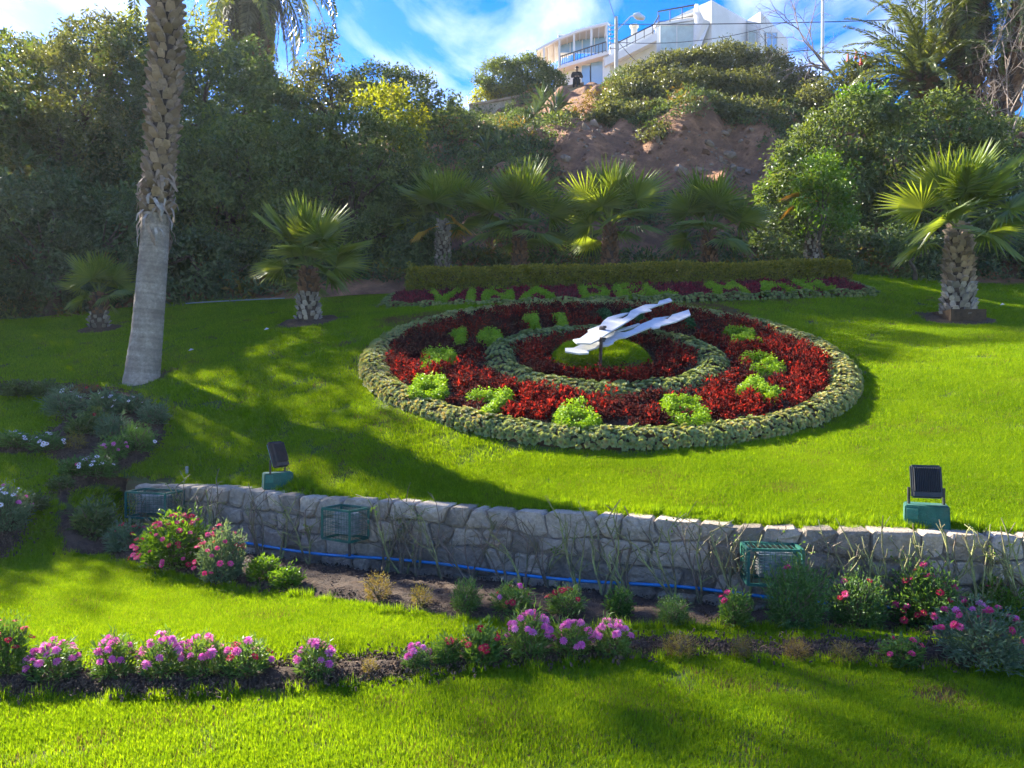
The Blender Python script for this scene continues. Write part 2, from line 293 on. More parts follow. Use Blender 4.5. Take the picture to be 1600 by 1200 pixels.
# ---- leaves
def leaves(mb, p, a, nrm, Ln, Wd, tint, fold=0.18, droop=0.12, mi=0):
    """n leaf blades (one folded quad each): p base, a direction, nrm rough normal"""
    n = len(p); a = unit(a); b = unit(np.cross(a, nrm)); nn = np.cross(b, a)
    Ln = np.broadcast_to(np.asarray(Ln, float), (n,))[:, None]; Wd = np.broadcast_to(np.asarray(Wd, float), (n,))[:, None]
    mid = p + a * Ln * 0.5
    V = np.stack([p, mid + b * Wd * .5 + nn * Wd * fold, p + a * Ln - nn * Ln * droop, mid - b * Wd * .5 + nn * Wd * fold], 1)
    mb.add(V.reshape(-1, 3), np.arange(4 * n).reshape(n, 4), tint, mi)
def rdir(n): return unit(rng.normal(size=(n, 3)))
def crown(mb, lobes, size, cov=1.0, clump=34, crad=None, aspect=0.5, up=0.25, lo=0.0, tint=(0.0, 1.0), mi=0, under=-0.75):
    """leaf clumps spread through the outer shell of overlapping lobes, with gaps between the clumps"""
    lobes = np.asarray(lobes, float)
    for li, (cx, cy, cz, rx, ry, rz) in enumerate(lobes):
        c = np.array([cx, cy, cz]); r3 = np.array([rx, ry, rz])
        area = 4 * math.pi * ((rx * ry) ** 1.6 / 3 + (rx * rz) ** 1.6 / 3 + (ry * rz) ** 1.6 / 3) ** (1 / 1.6)
        n = int(cov * area / (size * size * aspect * 0.5)); nc = max(6, n // clump)
        d = rdir(nc * 2); d = d[d[:, 2] > under][:nc]; nc = len(d)
        ph = rng.uniform(0, 6.28, 6)
        lump = 1 + 0.13 * np.sin(d[:, 0] * 5 + ph[0]) * np.sin(d[:, 1] * 5 + ph[1]) + 0.10 * np.sin(d[:, 2] * 8 + ph[2] + d[:, 0] * 6)
        rr = (1 - np.abs(rng.normal(0, 0.13, nc))) * lump
        cc = c + d * r3 * rr[:, None]
        inside = np.zeros(nc, bool)
        for lj, q in enumerate(lobes):
            if lj != li: inside |= (((cc - q[:3]) / q[3:]) ** 2).sum(1) < 0.55
        cc, d = cc[~inside], d[~inside]; nc = len(cc)
        if nc == 0: continue
        cr = (crad or size * 2.6) * rng.uniform(0.7, 1.35, nc)
        ct = rng.uniform(tint[0], tint[1], nc)
        k = clump
        off = rdir(nc * k) * (rng.uniform(0, 1, (nc * k, 1)) ** 0.5)
        off[:, 2] *= 0.75
        p = np.repeat(cc, k, 0) + off * np.repeat(cr, k)[:, None]
        dd = np.repeat(d, k, 0)
        a = unit(dd * 0.5 + rdir(nc * k) * 0.9 + np.array([0, 0, -0.15]))
        nrm = unit(dd * 0.7 + np.array([0, 0, up + 0.4]) + rdir(nc * k) * 0.6)
        t = np.clip(np.repeat(ct, k) * 0.72 + rng.uniform(0, 0.28, nc * k) + lo, 0, 1)
        sz = size * rng.uniform(0.7, 1.3, nc * k)
        leaves(mb, p, a, nrm, sz, sz * aspect, t, mi=mi)
def limb_tree(mb, base, lobes, r0, n=7):
    base = np.asarray(base, float); lobes = np.asarray(lobes, float)
    top = lobes[:, :3].mean(0); fork = base * 0.55 + top * 0.45; fork[:2] += rng.normal(0, 0.12, 2)
    mid = (base + fork) / 2 + np.array([*rng.normal(0, 0.1, 2), 0])
    mb.tube([base - [0, 0, .15], mid, fork], [r0 * 1.25, r0 * .9, r0 * .7], n)
    for l in lobes:
        e = l[:3] + np.array([0, 0, l[5] * .3]); m = (fork + e) / 2 + rng.normal(0, .18, 3)
        mb.tube([fork, m, e], [r0 * .55, r0 * .35, r0 * .1], 5)
        for _ in range(3):
            d = rdir(1)[0] * l[3:] * .8; mb.tube([m, (m + l[:3] + d) / 2 + rng.normal(0, .1, 3), l[:3] + d], [r0 * .25, r0 * .16, r0 * .04], 4)

# ------------------------------------------------------------------ terrain
class TPS:
    def __init__(s, pts, reg=1e-3):
        p = np.asarray(pts, float); s.c = p[:, :2]; n = len(p)
        K = s.k(s.c, s.c) + reg * np.eye(n); Q = np.hstack([np.ones((n, 1)), s.c])
        A = np.block([[K, Q], [Q.T, np.zeros((3, 3))]]); s.w = np.linalg.solve(A, np.concatenate([p[:, 2], np.zeros(3)]))
    def k(s, a, b):
        d2 = ((a[:, None, :] - b[None]) ** 2).sum(-1); return 0.5 * d2 * np.log(d2 + 1e-9)
    def __call__(s, x, y):
        x = np.asarray(x, float); q = np.stack([x.ravel(), np.broadcast_to(y, x.shape).ravel()], 1)
        out = np.zeros(len(q))
        for i in range(0, len(q), 20000):
            c = q[i:i + 20000]; out[i:i + 20000] = s.k(c, s.c) @ s.w[:-3] + s.w[-3] + c @ s.w[-2:]
        return out.reshape(x.shape)
WZ = 0.53
wall_px = [(215, 755), (300, 758), (400, 766), (533, 778), (670, 787), (800, 795), (940, 805), (1060, 812), (1200, 822), (1350, 829), (1500, 832), (1600, 834)]
WP = np.array([P(px, py, (1.6 - WZ) * 1200 / (py - 600))[:2] for px, py in wall_px])
WP = np.vstack([WP, [5.2, 5.38], [7.5, 5.3]])
def yw(x): return np.interp(x, np.r_[-30, -7, WP[:, 0], 12], np.r_[10.5, 9.0, WP[:, 1], 5.2])
CC = np.array([1.30, 11.07, 1.981]); CS = math.atan(0.325)
CU = np.array([1.0, 0, 0]); CW = np.array([0, math.cos(CS), math.sin(CS)]); CN = np.array([0, -math.sin(CS), math.cos(CS)])
def CP(u, w, h=0.0): return CC + np.multiply.outer(u, CU) + np.multiply.outer(w, CW) + np.multiply.outer(h, CN)
def px_clock(px, py, h=0.0):
    e = np.array([0, 0, 1.6]); d = np.array([(px - 800) / 1200, 1, (600 - py) / 1200]); o = CC + CN * h
    t = np.dot(o - e, CN) / np.dot(d, CN); q = e + d * t - o; return np.dot(q, CU), np.dot(q, CW)
up = [(x, y + .2, WZ - 0.02) for x, y in WP[1:-1:1]]
for r_ in (0.0, 2.0, 3.7):
    for k in range(8 if r_ else 1):
        q = CP(r_ * math.cos(k * math.pi / 4), r_ * math.sin(k * math.pi / 4)); up.append(tuple(q))
up += [(-5.8, 8.4, .62), (-5.7, 9.05, .846), (-4.4, 10.02, 1.18), (-4.75, 7.97, .47), (-4.8, 7.23, .21), (-4.8, 6.6, 0.02), (-5.0, 6.0, -.1),
       (-8, 8.5, .65), (-8, 11.5, 1.65), (-10, 6, 0), (-12, 10, 1.2), (-13, 14, 2.5), (-2.35, 14.9, 3.09), (2, 14.9, 3.2), (7, 14.9, 3.34),
       (6.13, 9.2, 1.62), (9, 9, 1.8), (9, 5.6, .6), (12, 13, 3.0), (2, 17, 3.85), (-3.5, 17, 3.55), (14, 17, 3.9), (7, 17, 3.95)]
for px, py, Y in [(222, 590, 11.5), (155, 515, 14.6), (482, 500, 14), (300, 475, 17), (0, 500, 17.5), (1498, 495, 13.5), (1600, 470, 15.5), (1400, 440, 16.5)]:
    up.append(tuple(P(px, py, Y)))
ZU = TPS(up, 5e-3)
def zu(x, y): return np.maximum(ZU(x, y), 0)
def zl(x, y):
    x = np.asarray(x, float); b = sstep(-3.75, -4.6, x); dw = yw(x) - np.asarray(y, float); return b * zu(x, y) + 0.012 * np.sin(x * 1.7 + 1) * np.sin(np.asarray(y) * 2.1) - .12 * sstep(1.0, .25, dw) * (1 - b)
def ground(x, y):
    x = np.asarray(x, float); y = np.asarray(y, float); return np.where(y > yw(x) + .1, zu(x, y), zl(x, y))
def gnormal(x, y):
    e = .05; f = np.where(y > yw(x) + .1, 1, 0)
    zx = np.where(f, zu(x + e, y) - zu(x - e, y), zl(x + e, y) - zl(x - e, y)) / (2 * e)
    zy = np.where(f, zu(x, y + e) - zu(x, y - e), zl(x, y + e) - zl(x, y - e)) / (2 * e)
    return unit(np.stack([-zx, -zy, np.ones_like(zx)], -1))
def gz(x, y): return float(ground(np.array([x]), np.array([y]))[0])
def on_ground(px, py, up_=False):
    """where the view ray through a pixel meets the ground"""
    Y = np.linspace(2, 22, 2400); x = (px - 800) / 1200 * Y; z = 1.6 + (600 - py) / 1200 * Y
    g = ground(x, Y); k = int(np.argmax(z < g)) if (z < g).any() else 1200
    return np.array([x[k], Y[k], g[k]])
def grid(name, xs, vs, fz, mat, warp=True):
    X, Vv = np.meshgrid(xs, vs); Y = Vv + (yw(X) if warp else 0); Z = fz(X, Y)
    m = MB(); nx, ny = len(xs), len(vs); i = np.arange(nx * ny).reshape(ny, nx)
    m.add(np.stack([X, Y, Z], -1).reshape(-1, 3), np.stack([i[:-1, :-1], i[:-1, 1:], i[1:, 1:], i[1:, :-1]], -1).reshape(-1, 4))
    return tag(m.build(name, mat, smooth=True, local=True), kind='structure')
def blendy(X, Y):  # flatten the upper sheet's rear so it dives under the hillside
    return zu(X, Y) - 0.0 * Y
xs_f = np.arange(-14, 14.01, .14)
tag(grid('lower_lawn', xs_f, np.r_[np.arange(-14, -6, .5), np.arange(-6, .12, .1), .12], lambda X, Y: zl(X, Y), M['turf']), 'mown lower lawn in front of the stone wall', 'lawn')
tag(grid('upper_lawn', xs_f, np.r_[.08, np.arange(.2, 14, .14)], blendy, M['turf']), 'sloping upper lawn around the flower clock', 'lawn')
m = MB(); m.add([[-88, -18, -.35], [88, -18, -.35], [88, 78, -.35], [-88, 78, -.35]], [[0, 1, 2, 3]])
tag(m.build('ground', M['turf'], local=True), 'flat ground reaching to the horizon', 'ground', kind='structure')

hp = [(x, 16.9, 3.6) for x in (-4, 0, 4, 8)] + [(-12, 17.5, 3.0), (-22, 18, 2.8), (-35, 18, 2.5), (14, 17, 3.7), (25, 18, 4), (40, 18, 4)]
for px, py, Y in [(640, 400, 19), (900, 405, 19.5), (1200, 405, 19.5), (900, 300, 23), (1100, 295, 23), (900, 235, 24.5), (1000, 232, 24.6), (1150, 235, 24.8), (900, 185, 27.5), (1050, 190, 27), (1180, 195, 27), (1000, 152, 33), (1150, 152, 33), (885, 166, 33), (915, 158, 34.5), (850, 172, 34), (900, 150, 36.8),
                  (750, 192, 35), (740, 255, 28), (600, 250, 28), (745, 172, 38.3), (900, 138, 38.3), (1100, 140, 38), (1250, 165, 36), (500, 330, 25), (1450, 255, 25), (1450, 185, 32), (1600, 235, 26)]:
    hp.append(tuple(P(px, py, Y)))
hp += [(-1.8, 44, 15.4), (4, 46, 16.4), (12, 46, 16.4), (20, 46, 15), (-8, 34, 12), (-12, 25, 7.6), (-16, 32, 10), (-30, 30, 8), (-12, 48, 14), (-30, 50, 10), (-20, 24, 6.5), (30, 30, 10), (35, 45, 14), (12, 60, 17), (-10, 62, 13)]
ZH = TPS(hp, 2e-2)
hr_ = np.random.default_rng(3); HW = [(f_, math.cos(a_), math.sin(a_) * .6, p_) for f_, a_, p_ in zip(np.geomspace(.9, 11, 34), hr_.uniform(0, 6.28, 34), hr_.uniform(0, 6.28, 34))]
def zh(x, y):
    x = np.asarray(x, float); y = np.asarray(y, float)
    rough = np.zeros(x.shape)
    for f_, ax_, ay_, ph_ in HW: rough = rough + .26 / f_ ** .85 * np.sin(f_ * (ax_ * x + ay_ * y) + ph_)
    rough = rough * .75 - .12 * np.abs(np.sin(x * 1.1 + .8 * np.sin(y * .6)) )
    return ZH(x, y) + rough * sstep(18, 21, y)
tag(grid('hillside', np.r_[np.arange(-40, -6, .4), np.arange(-6, 14, .14), np.arange(14, 40, .4)], np.r_[np.arange(16.7, 38, .16), np.arange(38, 62, .5)], zh, M['clay'], warp=False), 'steep brown earth hillside behind the garden', 'hillside')

# ------------------------------------------------------------------ beds and grass masks
def poly_sd(x, y, poly):
    poly = np.asarray(poly, float); p = np.stack([x, y], -1); d = np.full(x.shape, 1e9); ins = np.zeros(x.shape, bool)
    for a, b in zip(poly, np.roll(poly, -1, 0)):
        ab = b - a; t = np.clip(((p - a) @ ab) / (ab @ ab + 1e-12), 0, 1); d = np.minimum(d, np.linalg.norm(p - a - t[..., None] * ab, axis=-1))
        c = ((a[1] > y) != (b[1] > y)); xx = (b[0] - a[0]) * (y - a[1]) / (b[1] - a[1] + 1e-12) + a[0]; ins ^= c & (x < xx)
    return np.where(ins, d, -d)
def pxpoly(l): return np.array([on_ground(px, py)[:2] for px, py in l])
front_a = pxpoly([(78, 800), (82, 868), (150, 872), (225, 893), (340, 918), (480, 936), (600, 957), (730, 972), (850, 985), (1000, 984), (1130, 984), (1250, 987), (1390, 994), (1500, 1005), (1620, 1010)])
back_a = [[x, float(yw(x)) + .05] for x in np.linspace(5.2, -4.05, 24)]
BED_A = np.vstack([front_a, [[5.2, 4.75]], back_a])
BED_B = pxpoly([(-60, 1052), (100, 1046), (240, 1048), (400, 1040), (520, 1030), (640, 1022), (800, 1010), (900, 1002), (1010, 1000), (1200, 1006), (1390, 1004), (1480, 1010), (1620, 1010), (1700, 1060),
                (1600, 1052), (1400, 1046), (1250, 1036), (1100, 1030), (980, 1034), (850, 1044), (700, 1058), (560, 1076), (420, 1088), (260, 1094), (100, 1094), (-60, 1096)])
BED_C = pxpoly([(-60, 598), (60, 598), (150, 603), (215, 612), (250, 632), (270, 655), (265, 685), (238, 718), (190, 754), (128, 768), (118, 790), (88, 795), (70, 778), (92, 748), (92, 728), (62, 713), (-60, 716), (-60, 690), (40, 688), (70, 672), (95, 655), (85, 630), (45, 620), (-60, 622)])
BED_D = pxpoly([(-80, 790), (20, 788), (62, 772), (70, 790), (45, 800), (32, 850), (-10, 885), (-80, 888)])
def bed(name, poly, label, res=.045, h=.05):
    x0, y0 = poly.min(0) - .15; x1, y1 = poly.max(0) + .15
    X, Y = np.meshgrid(np.arange(x0, x1, res), np.arange(y0, y1, res)); sd = poly_sd(X, Y, poly)
    Z = ground(X, Y) if name != 'wall_bed' else zl(X, Y)
    Z = Z - .03 + (h + .03) * sstep(0, .22, sd) + sstep(.05, .2, sd) * (.014 * np.sin(X * 23 + np.sin(Y * 17) * 2) * np.sin(Y * 27) + rng.normal(0, .007, X.shape))
    keep = sd > -.09; ix = -np.ones(X.shape, int); ix[keep] = np.arange(keep.sum())
    q = np.stack([ix[:-1, :-1], ix[:-1, 1:], ix[1:, 1:], ix[1:, :-1]], -1).reshape(-1, 4); q = q[(q >= 0).all(1)]
    m = MB(); m.add(np.stack([X[keep], Y[keep], Z[keep]], -1), q)
    return tag(m.build(name, M['soil'], smooth=True, local=True), label, 'flower bed', kind='structure')
bed('wall_bed', BED_A, 'dark soil bed along the foot of the stone wall')
bed('border_bed', BED_B, 'curving soil border between the two lower lawns')
bed('slope_bed', BED_C, 'soil bed full of shrubs on the left slope')
bed('corner_bed', BED_D, 'small soil bed at the left edge')
# the lettered strip above the clock
S0 = np.array([-2.42, 14.78, 3.00]); S1 = np.array([6.95, 14.78, 3.27]); SUP = np.array([0, 1.10, 0.33]); SN = unit(np.cross(S1 - S0, SUP))
def SP(u, w, h=0.0): return S0 + np.multiply.outer(u, S1 - S0) + np.multiply.outer(w, SUP) + np.multiply.outer(h, SN)
palm_spots = [on_ground(155, 515), on_ground(482, 503), on_ground(1498, 500)]
big_base = on_ground(222, 592)
def grass_ok(x, y):
    ok = np.ones(x.shape, bool)
    for b in (BED_A, BED_B, BED_C, BED_D): ok &= poly_sd(x, y, b) < 0.0
    q = np.stack([x - CC[0], (y - CC[1]) / math.cos(CS)], -1); ok &= np.hypot(q[..., 0], q[..., 1]) > 3.46
    ok &= ~((y > 14.72) & (y < 17) & (x > -2.5) & (x < 7.05))
    for p, r_ in zip(palm_spots, (.42, .55, .6)): ok &= ((x - p[0]) / r_) ** 2 + ((y - p[1]) / (r_ * .8)) ** 2 > 1
    ok &= np.hypot(x - big_base[0], y - big_base[1]) > .3
    dw = y - yw(x); ok &= ~((dw > -.12) & (dw < .2) & (x > -4.12))
    return ok
def blades(n, rad, h0, h1, wd, lean=.35, dry=0.0):
    m = MB(); th = rng.uniform(0, 6.283, n); rr = rad * np.sqrt(rng.uniform(0, 1, n)); p = np.stack([rr * np.cos(th), rr * np.sin(th), np.full(n, -.005)], -1)
    az = rng.uniform(0, 6.283, n); l = rng.normal(0, lean, n); h = rng.uniform(h0, h1, n); w = wd * rng.uniform(.7, 1.3, n)
    d = np.stack([np.cos(az), np.sin(az), np.zeros(n)], -1); s = np.stack([-np.sin(az + .6), np.cos(az + .6), np.zeros(n)], -1)
    z = np.array([0, 0, 1.0]); m1 = p + d * (h * l * .35)[:, None] + z * (h * .6)[:, None]; tp = p + d * (h * l)[:, None] + z * h[:, None]
    V = np.stack([p - s * w[:, None] / 2, p + s * w[:, None] / 2, m1 + s * w[:, None] * .4, m1 - s * w[:, None] * .4, tp], 1).reshape(-1, 3)
    i = np.arange(n) * 5; t = rng.uniform(0.05, .95, n)
    m.add(V, np.stack([i, i + 1, i + 2, i + 3], -1), t); mm = MB(); 
    m.F.append((np.stack([i + 3, i + 2, i + 4], -1), t, np.zeros(n, int))); return m
G = [proto('grass_tuft', blades(190, .12, .016, .038, .0036, .5), M['grass']) for _ in range(3)]
G += [proto('grass_tuft', blades(120, .13, .022, .045, .0055, .5), M['grass']) for _ in range(2)]
G += [proto('dry_tuft', blades(90, .13, .015, .035, .005, .5), M['dry_grass'])]
G += [proto('long_tuft', blades(60, .07, .06, .13, .006, .6), M['grass'])]
def vis(x, y, z, mx=650, my=700):
    a, b = proj(np.stack([x, y, z], -1)); return (a > -mx) & (a < 1600 + mx) & (b < 1200 + my)
def grass():
    X, Y, I, S = [], [], [], []
    def samp(n, x0, x1, y0, y1, kinds, s0, s1):
        x = rng.uniform(x0, x1, n); y = rng.uniform(y0, y1, n); X.append(x); Y.append(y); I.append(rng.choice(kinds, n)); S.append(rng.uniform(s0, s1, n))
    samp(24000, -9, 8, 1.2, 7.6, [0, 1, 2], .85, 1.2)
    samp(19000, -12, 11, 5.3, 10, [0, 1, 2, 3], .85, 1.2)
    samp(21000, -13.5, 13.5, 9.5, 17.6, [3, 4], .95, 1.35)
    x, y, k, s = map(np.concatenate, (X, Y, I, S))
    ok = grass_ok(x, y) & vis(x, y, ground(x, y)); x, y, k, s = x[ok], y[ok], k[ok], s[ok]
    q = np.hypot(x - CC[0], (y - CC[1]) / math.cos(CS)); w = (y - CC[1])
    dry = rng.uniform(0, 1, len(x)) < .035 + .10 * (np.sin(x * 1.9 + 2) * np.sin(y * 2.3 + x) > .55)
    dry |= (q < 4.15 + .25 * np.sin(x * 2)) & (w > 1.7) & (x < 4.2) & (x > -2.3) & (y < 14.75); dry &= rng.uniform(0, 1, len(x)) < .88
    a, b = proj(np.stack([x, y, ground(x, y)], -1))
    for cx, cy, rx, ry in [(1470, 1090, 75, 22), (1000, 468, 260, 14), (240, 745, 55, 9), (1230, 760, 30, 10), (250, 1125, 30, 8), (620, 655, 40, 12), (690, 1045, 60, 10), (420, 772, 60, 7)]:
        dry |= (((a - cx) / rx) ** 2 + ((b - cy) / ry) ** 2 < rng.uniform(.2, 1.3, len(x))) & (rng.uniform(0, 1, len(x)) < .75)
    k = np.where(dry, 5, k)
    # longer tufts along bed edges and on the wall top
    ex = np.concatenate([rng.uniform(-4, 5, 230), rng.uniform(0, 5, 160)]); ey = yw(ex) + rng.uniform(.14, .34, len(ex))
    for b_ in (BED_A[:15], BED_B, BED_C):
        for p0, p1 in zip(b_[:-1], b_[1:]):
            n = int(np.linalg.norm(p1 - p0) / .07); t = rng.uniform(0, 1, n)[:, None]; e = p0 + (p1 - p0) * t + rng.normal(0, .02, (n, 2)); ex = np.r_[ex, e[:, 0]]; ey = np.r_[ey, e[:, 1]]
    nl = len(ex); x = np.r_[x, ex]; y = np.r_[y, ey]; k = np.r_[k, np.full(nl, 6)]; s = np.r_[s, rng.uniform(.35, .75, nl)]
    N = gnormal(x, y); z = ground(x, y)
    e = norm_eulers(unit(N + [0, 0, .2]), rng.uniform(0, 6.283, len(x)))
    lo = y < yw(x) + .1
    for f, nm, lb in ((lo, 'lower_grass', 'short bright green grass of the lower lawns'), (~lo, 'upper_grass', 'short green grass on the slope around the flower clock')):
        scatter(nm, np.stack([x, y, z], -1)[f], e[f], s[f], k[f], G, lb, 'grass')
grass()
def chips():
    m = MB()
    for _ in range(20):
        c = np.array([*rng.normal(0, .075, 2), rng.uniform(-.004, .010)]); M3 = np.array(Euler(rng.uniform(0, 6, 3)).to_matrix()); m.box(c, rng.uniform(.004, .019, 3) * [1.3, .6, .4], M3, rng.uniform(0, 1))
    return m
CH = [proto('soil_clod', chips(), M['chip']) for _ in range(3)]
cx, cy = [], []
for b_ in (BED_A, BED_B, BED_C, BED_D):
    x = rng.uniform(b_[:, 0].min(), b_[:, 0].max(), 5000); y = rng.uniform(b_[:, 1].min(), b_[:, 1].max(), 5000); o_ = poly_sd(x, y, b_) > .06; n_ = 800; cx.append(x[o_][:n_]); cy.append(y[o_][:n_])
cx = np.concatenate(cx); cy = np.concatenate(cy)
scatter('soil_clods', np.stack([cx, cy, ground(cx, cy) + .035], -1), np.stack([0 * cx, 0 * cx, rng.uniform(0, 6, len(cx))], -1), rng.uniform(.6, 1.3, len(cx)), rng.integers(0, 3, len(cx)), CH, 'brown clods and bark chips lying on the soil beds', 'soil')

# ------------------------------------------------------------------ retaining wall
wx = np.linspace(-4.06, 7.2, 400); wpts = np.stack([wx, yw(wx)], -1)
ker = np.hanning(21); ker /= ker.sum(); sm = np.convolve(np.pad(wpts[:, 1], 10, mode='edge'), ker, 'valid'); wpts[:, 1] = sm
wl = np.r_[0, np.cumsum(np.linalg.norm(np.diff(wpts, axis=0), axis=1))]
def wall_at(s, h, d):
    s = np.asarray(s, float); x = np.interp(s, wl, wpts[:, 0]); y = np.interp(s, wl, wpts[:, 1])
    e = .1; tx = np.interp(s + e, wl, wpts[:, 0]) - np.interp(s - e, wl, wpts[:, 0]); ty = np.interp(s + e, wl, wpts[:, 1]) - np.interp(s - e, wl, wpts[:, 1]); ln = np.hypot(tx, ty)
    nx, ny = ty / ln, -tx / ln
    return np.stack([x + nx * d, y + ny * d, np.broadcast_to(h, x.shape) + 0 * x], -1)
def s_of_px(px):
    a, _ = proj(np.c_[wpts, np.full(len(wpts), .3)]); return float(np.interp(px, a, wl))
def clip(poly, a, b, c):
    out = []
    for p, q in zip(poly, poly[1:] + poly[:1]):
        dp = a * p[0] + b * p[1] - c; dq = a * q[0] + b * q[1] - c
        if dp <= 0: out.append(p)
        if dp * dq < 0: t = dp / (dp - dq); out.append((p[0] + (q[0] - p[0]) * t, p[1] + (q[1] - p[1]) * t))
    return out
wall = tag(empty('retaining_wall', (*wall_at(4.5, 0, 0)[:2], 0)), 'low curved grey stone retaining wall below the flower clock', 'wall')
m = MB(); ss = np.linspace(0, wl[-1] - .05, 90)
for k in range(len(ss) - 1):
    a = wall_at(ss[k:k + 2], -.25, 0.0); b = wall_at(ss[k:k + 2], -.25, -.26); t_ = np.array([0, 0, .25 + WZ - .03])
    m.add(np.vstack([a, b, a + t_, b + t_]), [[0, 1, 5, 4], [3, 2, 6, 7], [4, 5, 7, 6]])
m.build('mortar', M['mortar'], wall)
rows = [-.22, -.03, .16, .345, WZ]
def row_h(r_, s): return rows[r_] + (0 if r_ == 0 else .008 * np.sin(s * 3.1 + r_) if r_ == 4 else .022 * np.sin(s * 2.3 + r_ * 2.1) + .015 * np.sin(s * 7.7 + r_ * 4))
stones = 0; L_end = wl[-1] - .08
for r_ in range(4):
    cuts = [0.0]
    while cuts[-1] < L_end - .2: cuts.append(cuts[-1] + rng.uniform(.17, .34) * (1.0 if rng.uniform() < .7 else 1.45))
    cuts[-1] = L_end; tl = [0] + [rng.normal(0, .022) for _ in cuts[1:-1]] + [0]
    for a_, b_, ta, tb in zip(cuts[:-1], cuts[1:], tl[:-1], tl[1:]):
        w_ = b_ - a_; q = []
        lo, hi = (lambda s_: float(row_h(r_, s_))), (lambda s_: float(row_h(r_ + 1, s_)))
        hgt = hi((a_ + b_) / 2) - lo((a_ + b_) / 2); ch = lambda: rng.uniform(.012, .05)
        c1, c2, c3, c4_ = ch(), ch(), ch(), ch()
        q = [(a_ + ta + c1, lo(a_ + c1)), ((a_ + b_) / 2, lo((a_ + b_) / 2) + rng.normal(0, .006)), (b_ + tb - c2, lo(b_ - c2)), (b_ + tb, lo(b_) + c2 * .8), (b_ - tb * .2 + rng.normal(0, .005), (lo(b_) + hi(b_)) / 2), (b_ - tb, hi(b_) - c3 * .8), (b_ - tb - c3, hi(b_ - c3)), ((a_ + b_) / 2, hi((a_ + b_) / 2) + (rng.normal(0, .006) if r_ < 3 else 0)), (a_ - ta + c4_, hi(a_ + c4_)), (a_ - ta, hi(a_) - c4_ * .8), (a_ - ta * .2, (lo(a_) + hi(a_)) / 2 + rng.normal(0, .01)), (a_ + ta, lo(a_) + c1 * .8)]
        q = np.clip(np.array(q), [0, -1], [L_end, 2]); c = q.mean(0); n = len(q)
        def ring(k, d, jit=0.0):
            v = c + (q - c) * (1 - k / np.maximum(np.linalg.norm(q - c, axis=1), .05))[:, None]; return wall_at(v[:, 0], v[:, 1], d + rng.normal(0, jit, n))
        pr = rng.uniform(.014, .04)
        V = np.vstack([ring(.008, -.24), ring(.008, .0), ring(.013, pr * .7, .003), ring(.036, pr, .006), wall_at(c[0:1], c[1:2], pr + rng.uniform(-.006, .014))])
        m = MB(); F = [[k * n + j, k * n + (j + 1) % n, (k + 1) * n + (j + 1) % n, (k + 1) * n + j] for k in range(3) for j in range(n)]
        tn = rng.uniform(-.15, 1.15); m.add(V, F, tn); m.F.append((np.array([[3 * n + j, 3 * n + (j + 1) % n, 4 * n] for j in range(n)]), np.full(n, tn), np.zeros(n, int)))
        m.build('stone', M['stone'], wall); stones += 1
print('stones', stones)
# blue irrigation pipe along the wall foot
pipe = tag(empty('irrigation_pipe', (*wall_at(4.5, 0, .1)[:2], .05)), 'thin bright blue plastic irrigation pipe along the wall foot', 'pipe')
sj = np.r_[s_of_px(370), s_of_px(560), s_of_px(905), s_of_px(1245), s_of_px(1620)]
for a, b in zip(sj[:-1], sj[1:]):
    s = np.linspace(a, b, 16); q = wall_at(s, .02, .12 + .02 * np.sin(s * 3)); q[:, 2] += .012 * np.sin(s * 2.3); m = MB(); m.tube(q, .0135, 8); m.build('pipe_length', M['blue_pipe'], pipe, True)
for a in sj[1:-1]:
    q = wall_at(np.array([a - .04, a + .04]), .02, .12 + .02 * np.sin(a * 3)); q[:, 2] += .012 * math.sin(a * 2.3); m = MB(); m.tube(q, .02, 8); m.build('coupling', M['blue_pipe'], pipe, True)
h = P(300, 476, 16.6); m = MB(); hx = np.linspace(290, 445, 12); hpts = np.array([P(x_, 476 - 4 * math.sin((x_ - 290) / 50), 16.7) for x_ in hx]); hpts[:, 2] = ground(hpts[:, 0], hpts[:, 1]) + .06
m.tube(hpts, .011, 6); tag(m.build('garden_hose', M['grey_pipe'], smooth=True), 'pale hose lying at the back of the left lawn', 'hose')

# ------------------------------------------------------------------ flower clock
R_OUT, R_IN1, R_IN2, W_IN = 3.42, 1.70, 1.27, -.30
m = MB(); th = np.linspace(0, 2 * math.pi, 97)[:-1]
V = [CP(0.0, 0.0, .05)[None]]
for r_, h in ((1.2, .06), (2.2, .06), (3.1, .05), (3.38, -.06)): V.append(CP(r_ * np.cos(th), r_ * np.sin(th), h + .012 * np.sin(th * 37 + r_ * 9)))
F = [[1 + (k) * 96 + j, 1 + k * 96 + (j + 1) % 96, 1 + (k + 1) * 96 + (j + 1) % 96, 1 + (k + 1) * 96 + j] for k in range(3) for j in range(96)]
m.add(np.vstack(V), F); m.F.append((np.array([[0, 1 + (j + 1) % 96, 1 + j][::-1] for j in range(96)]), np.full(96, .5), np.zeros(96, int)))
tag(m.build('clock_bed', M['soil'], smooth=True), 'round soil bed of the flower clock', 'flower bed', kind='structure')

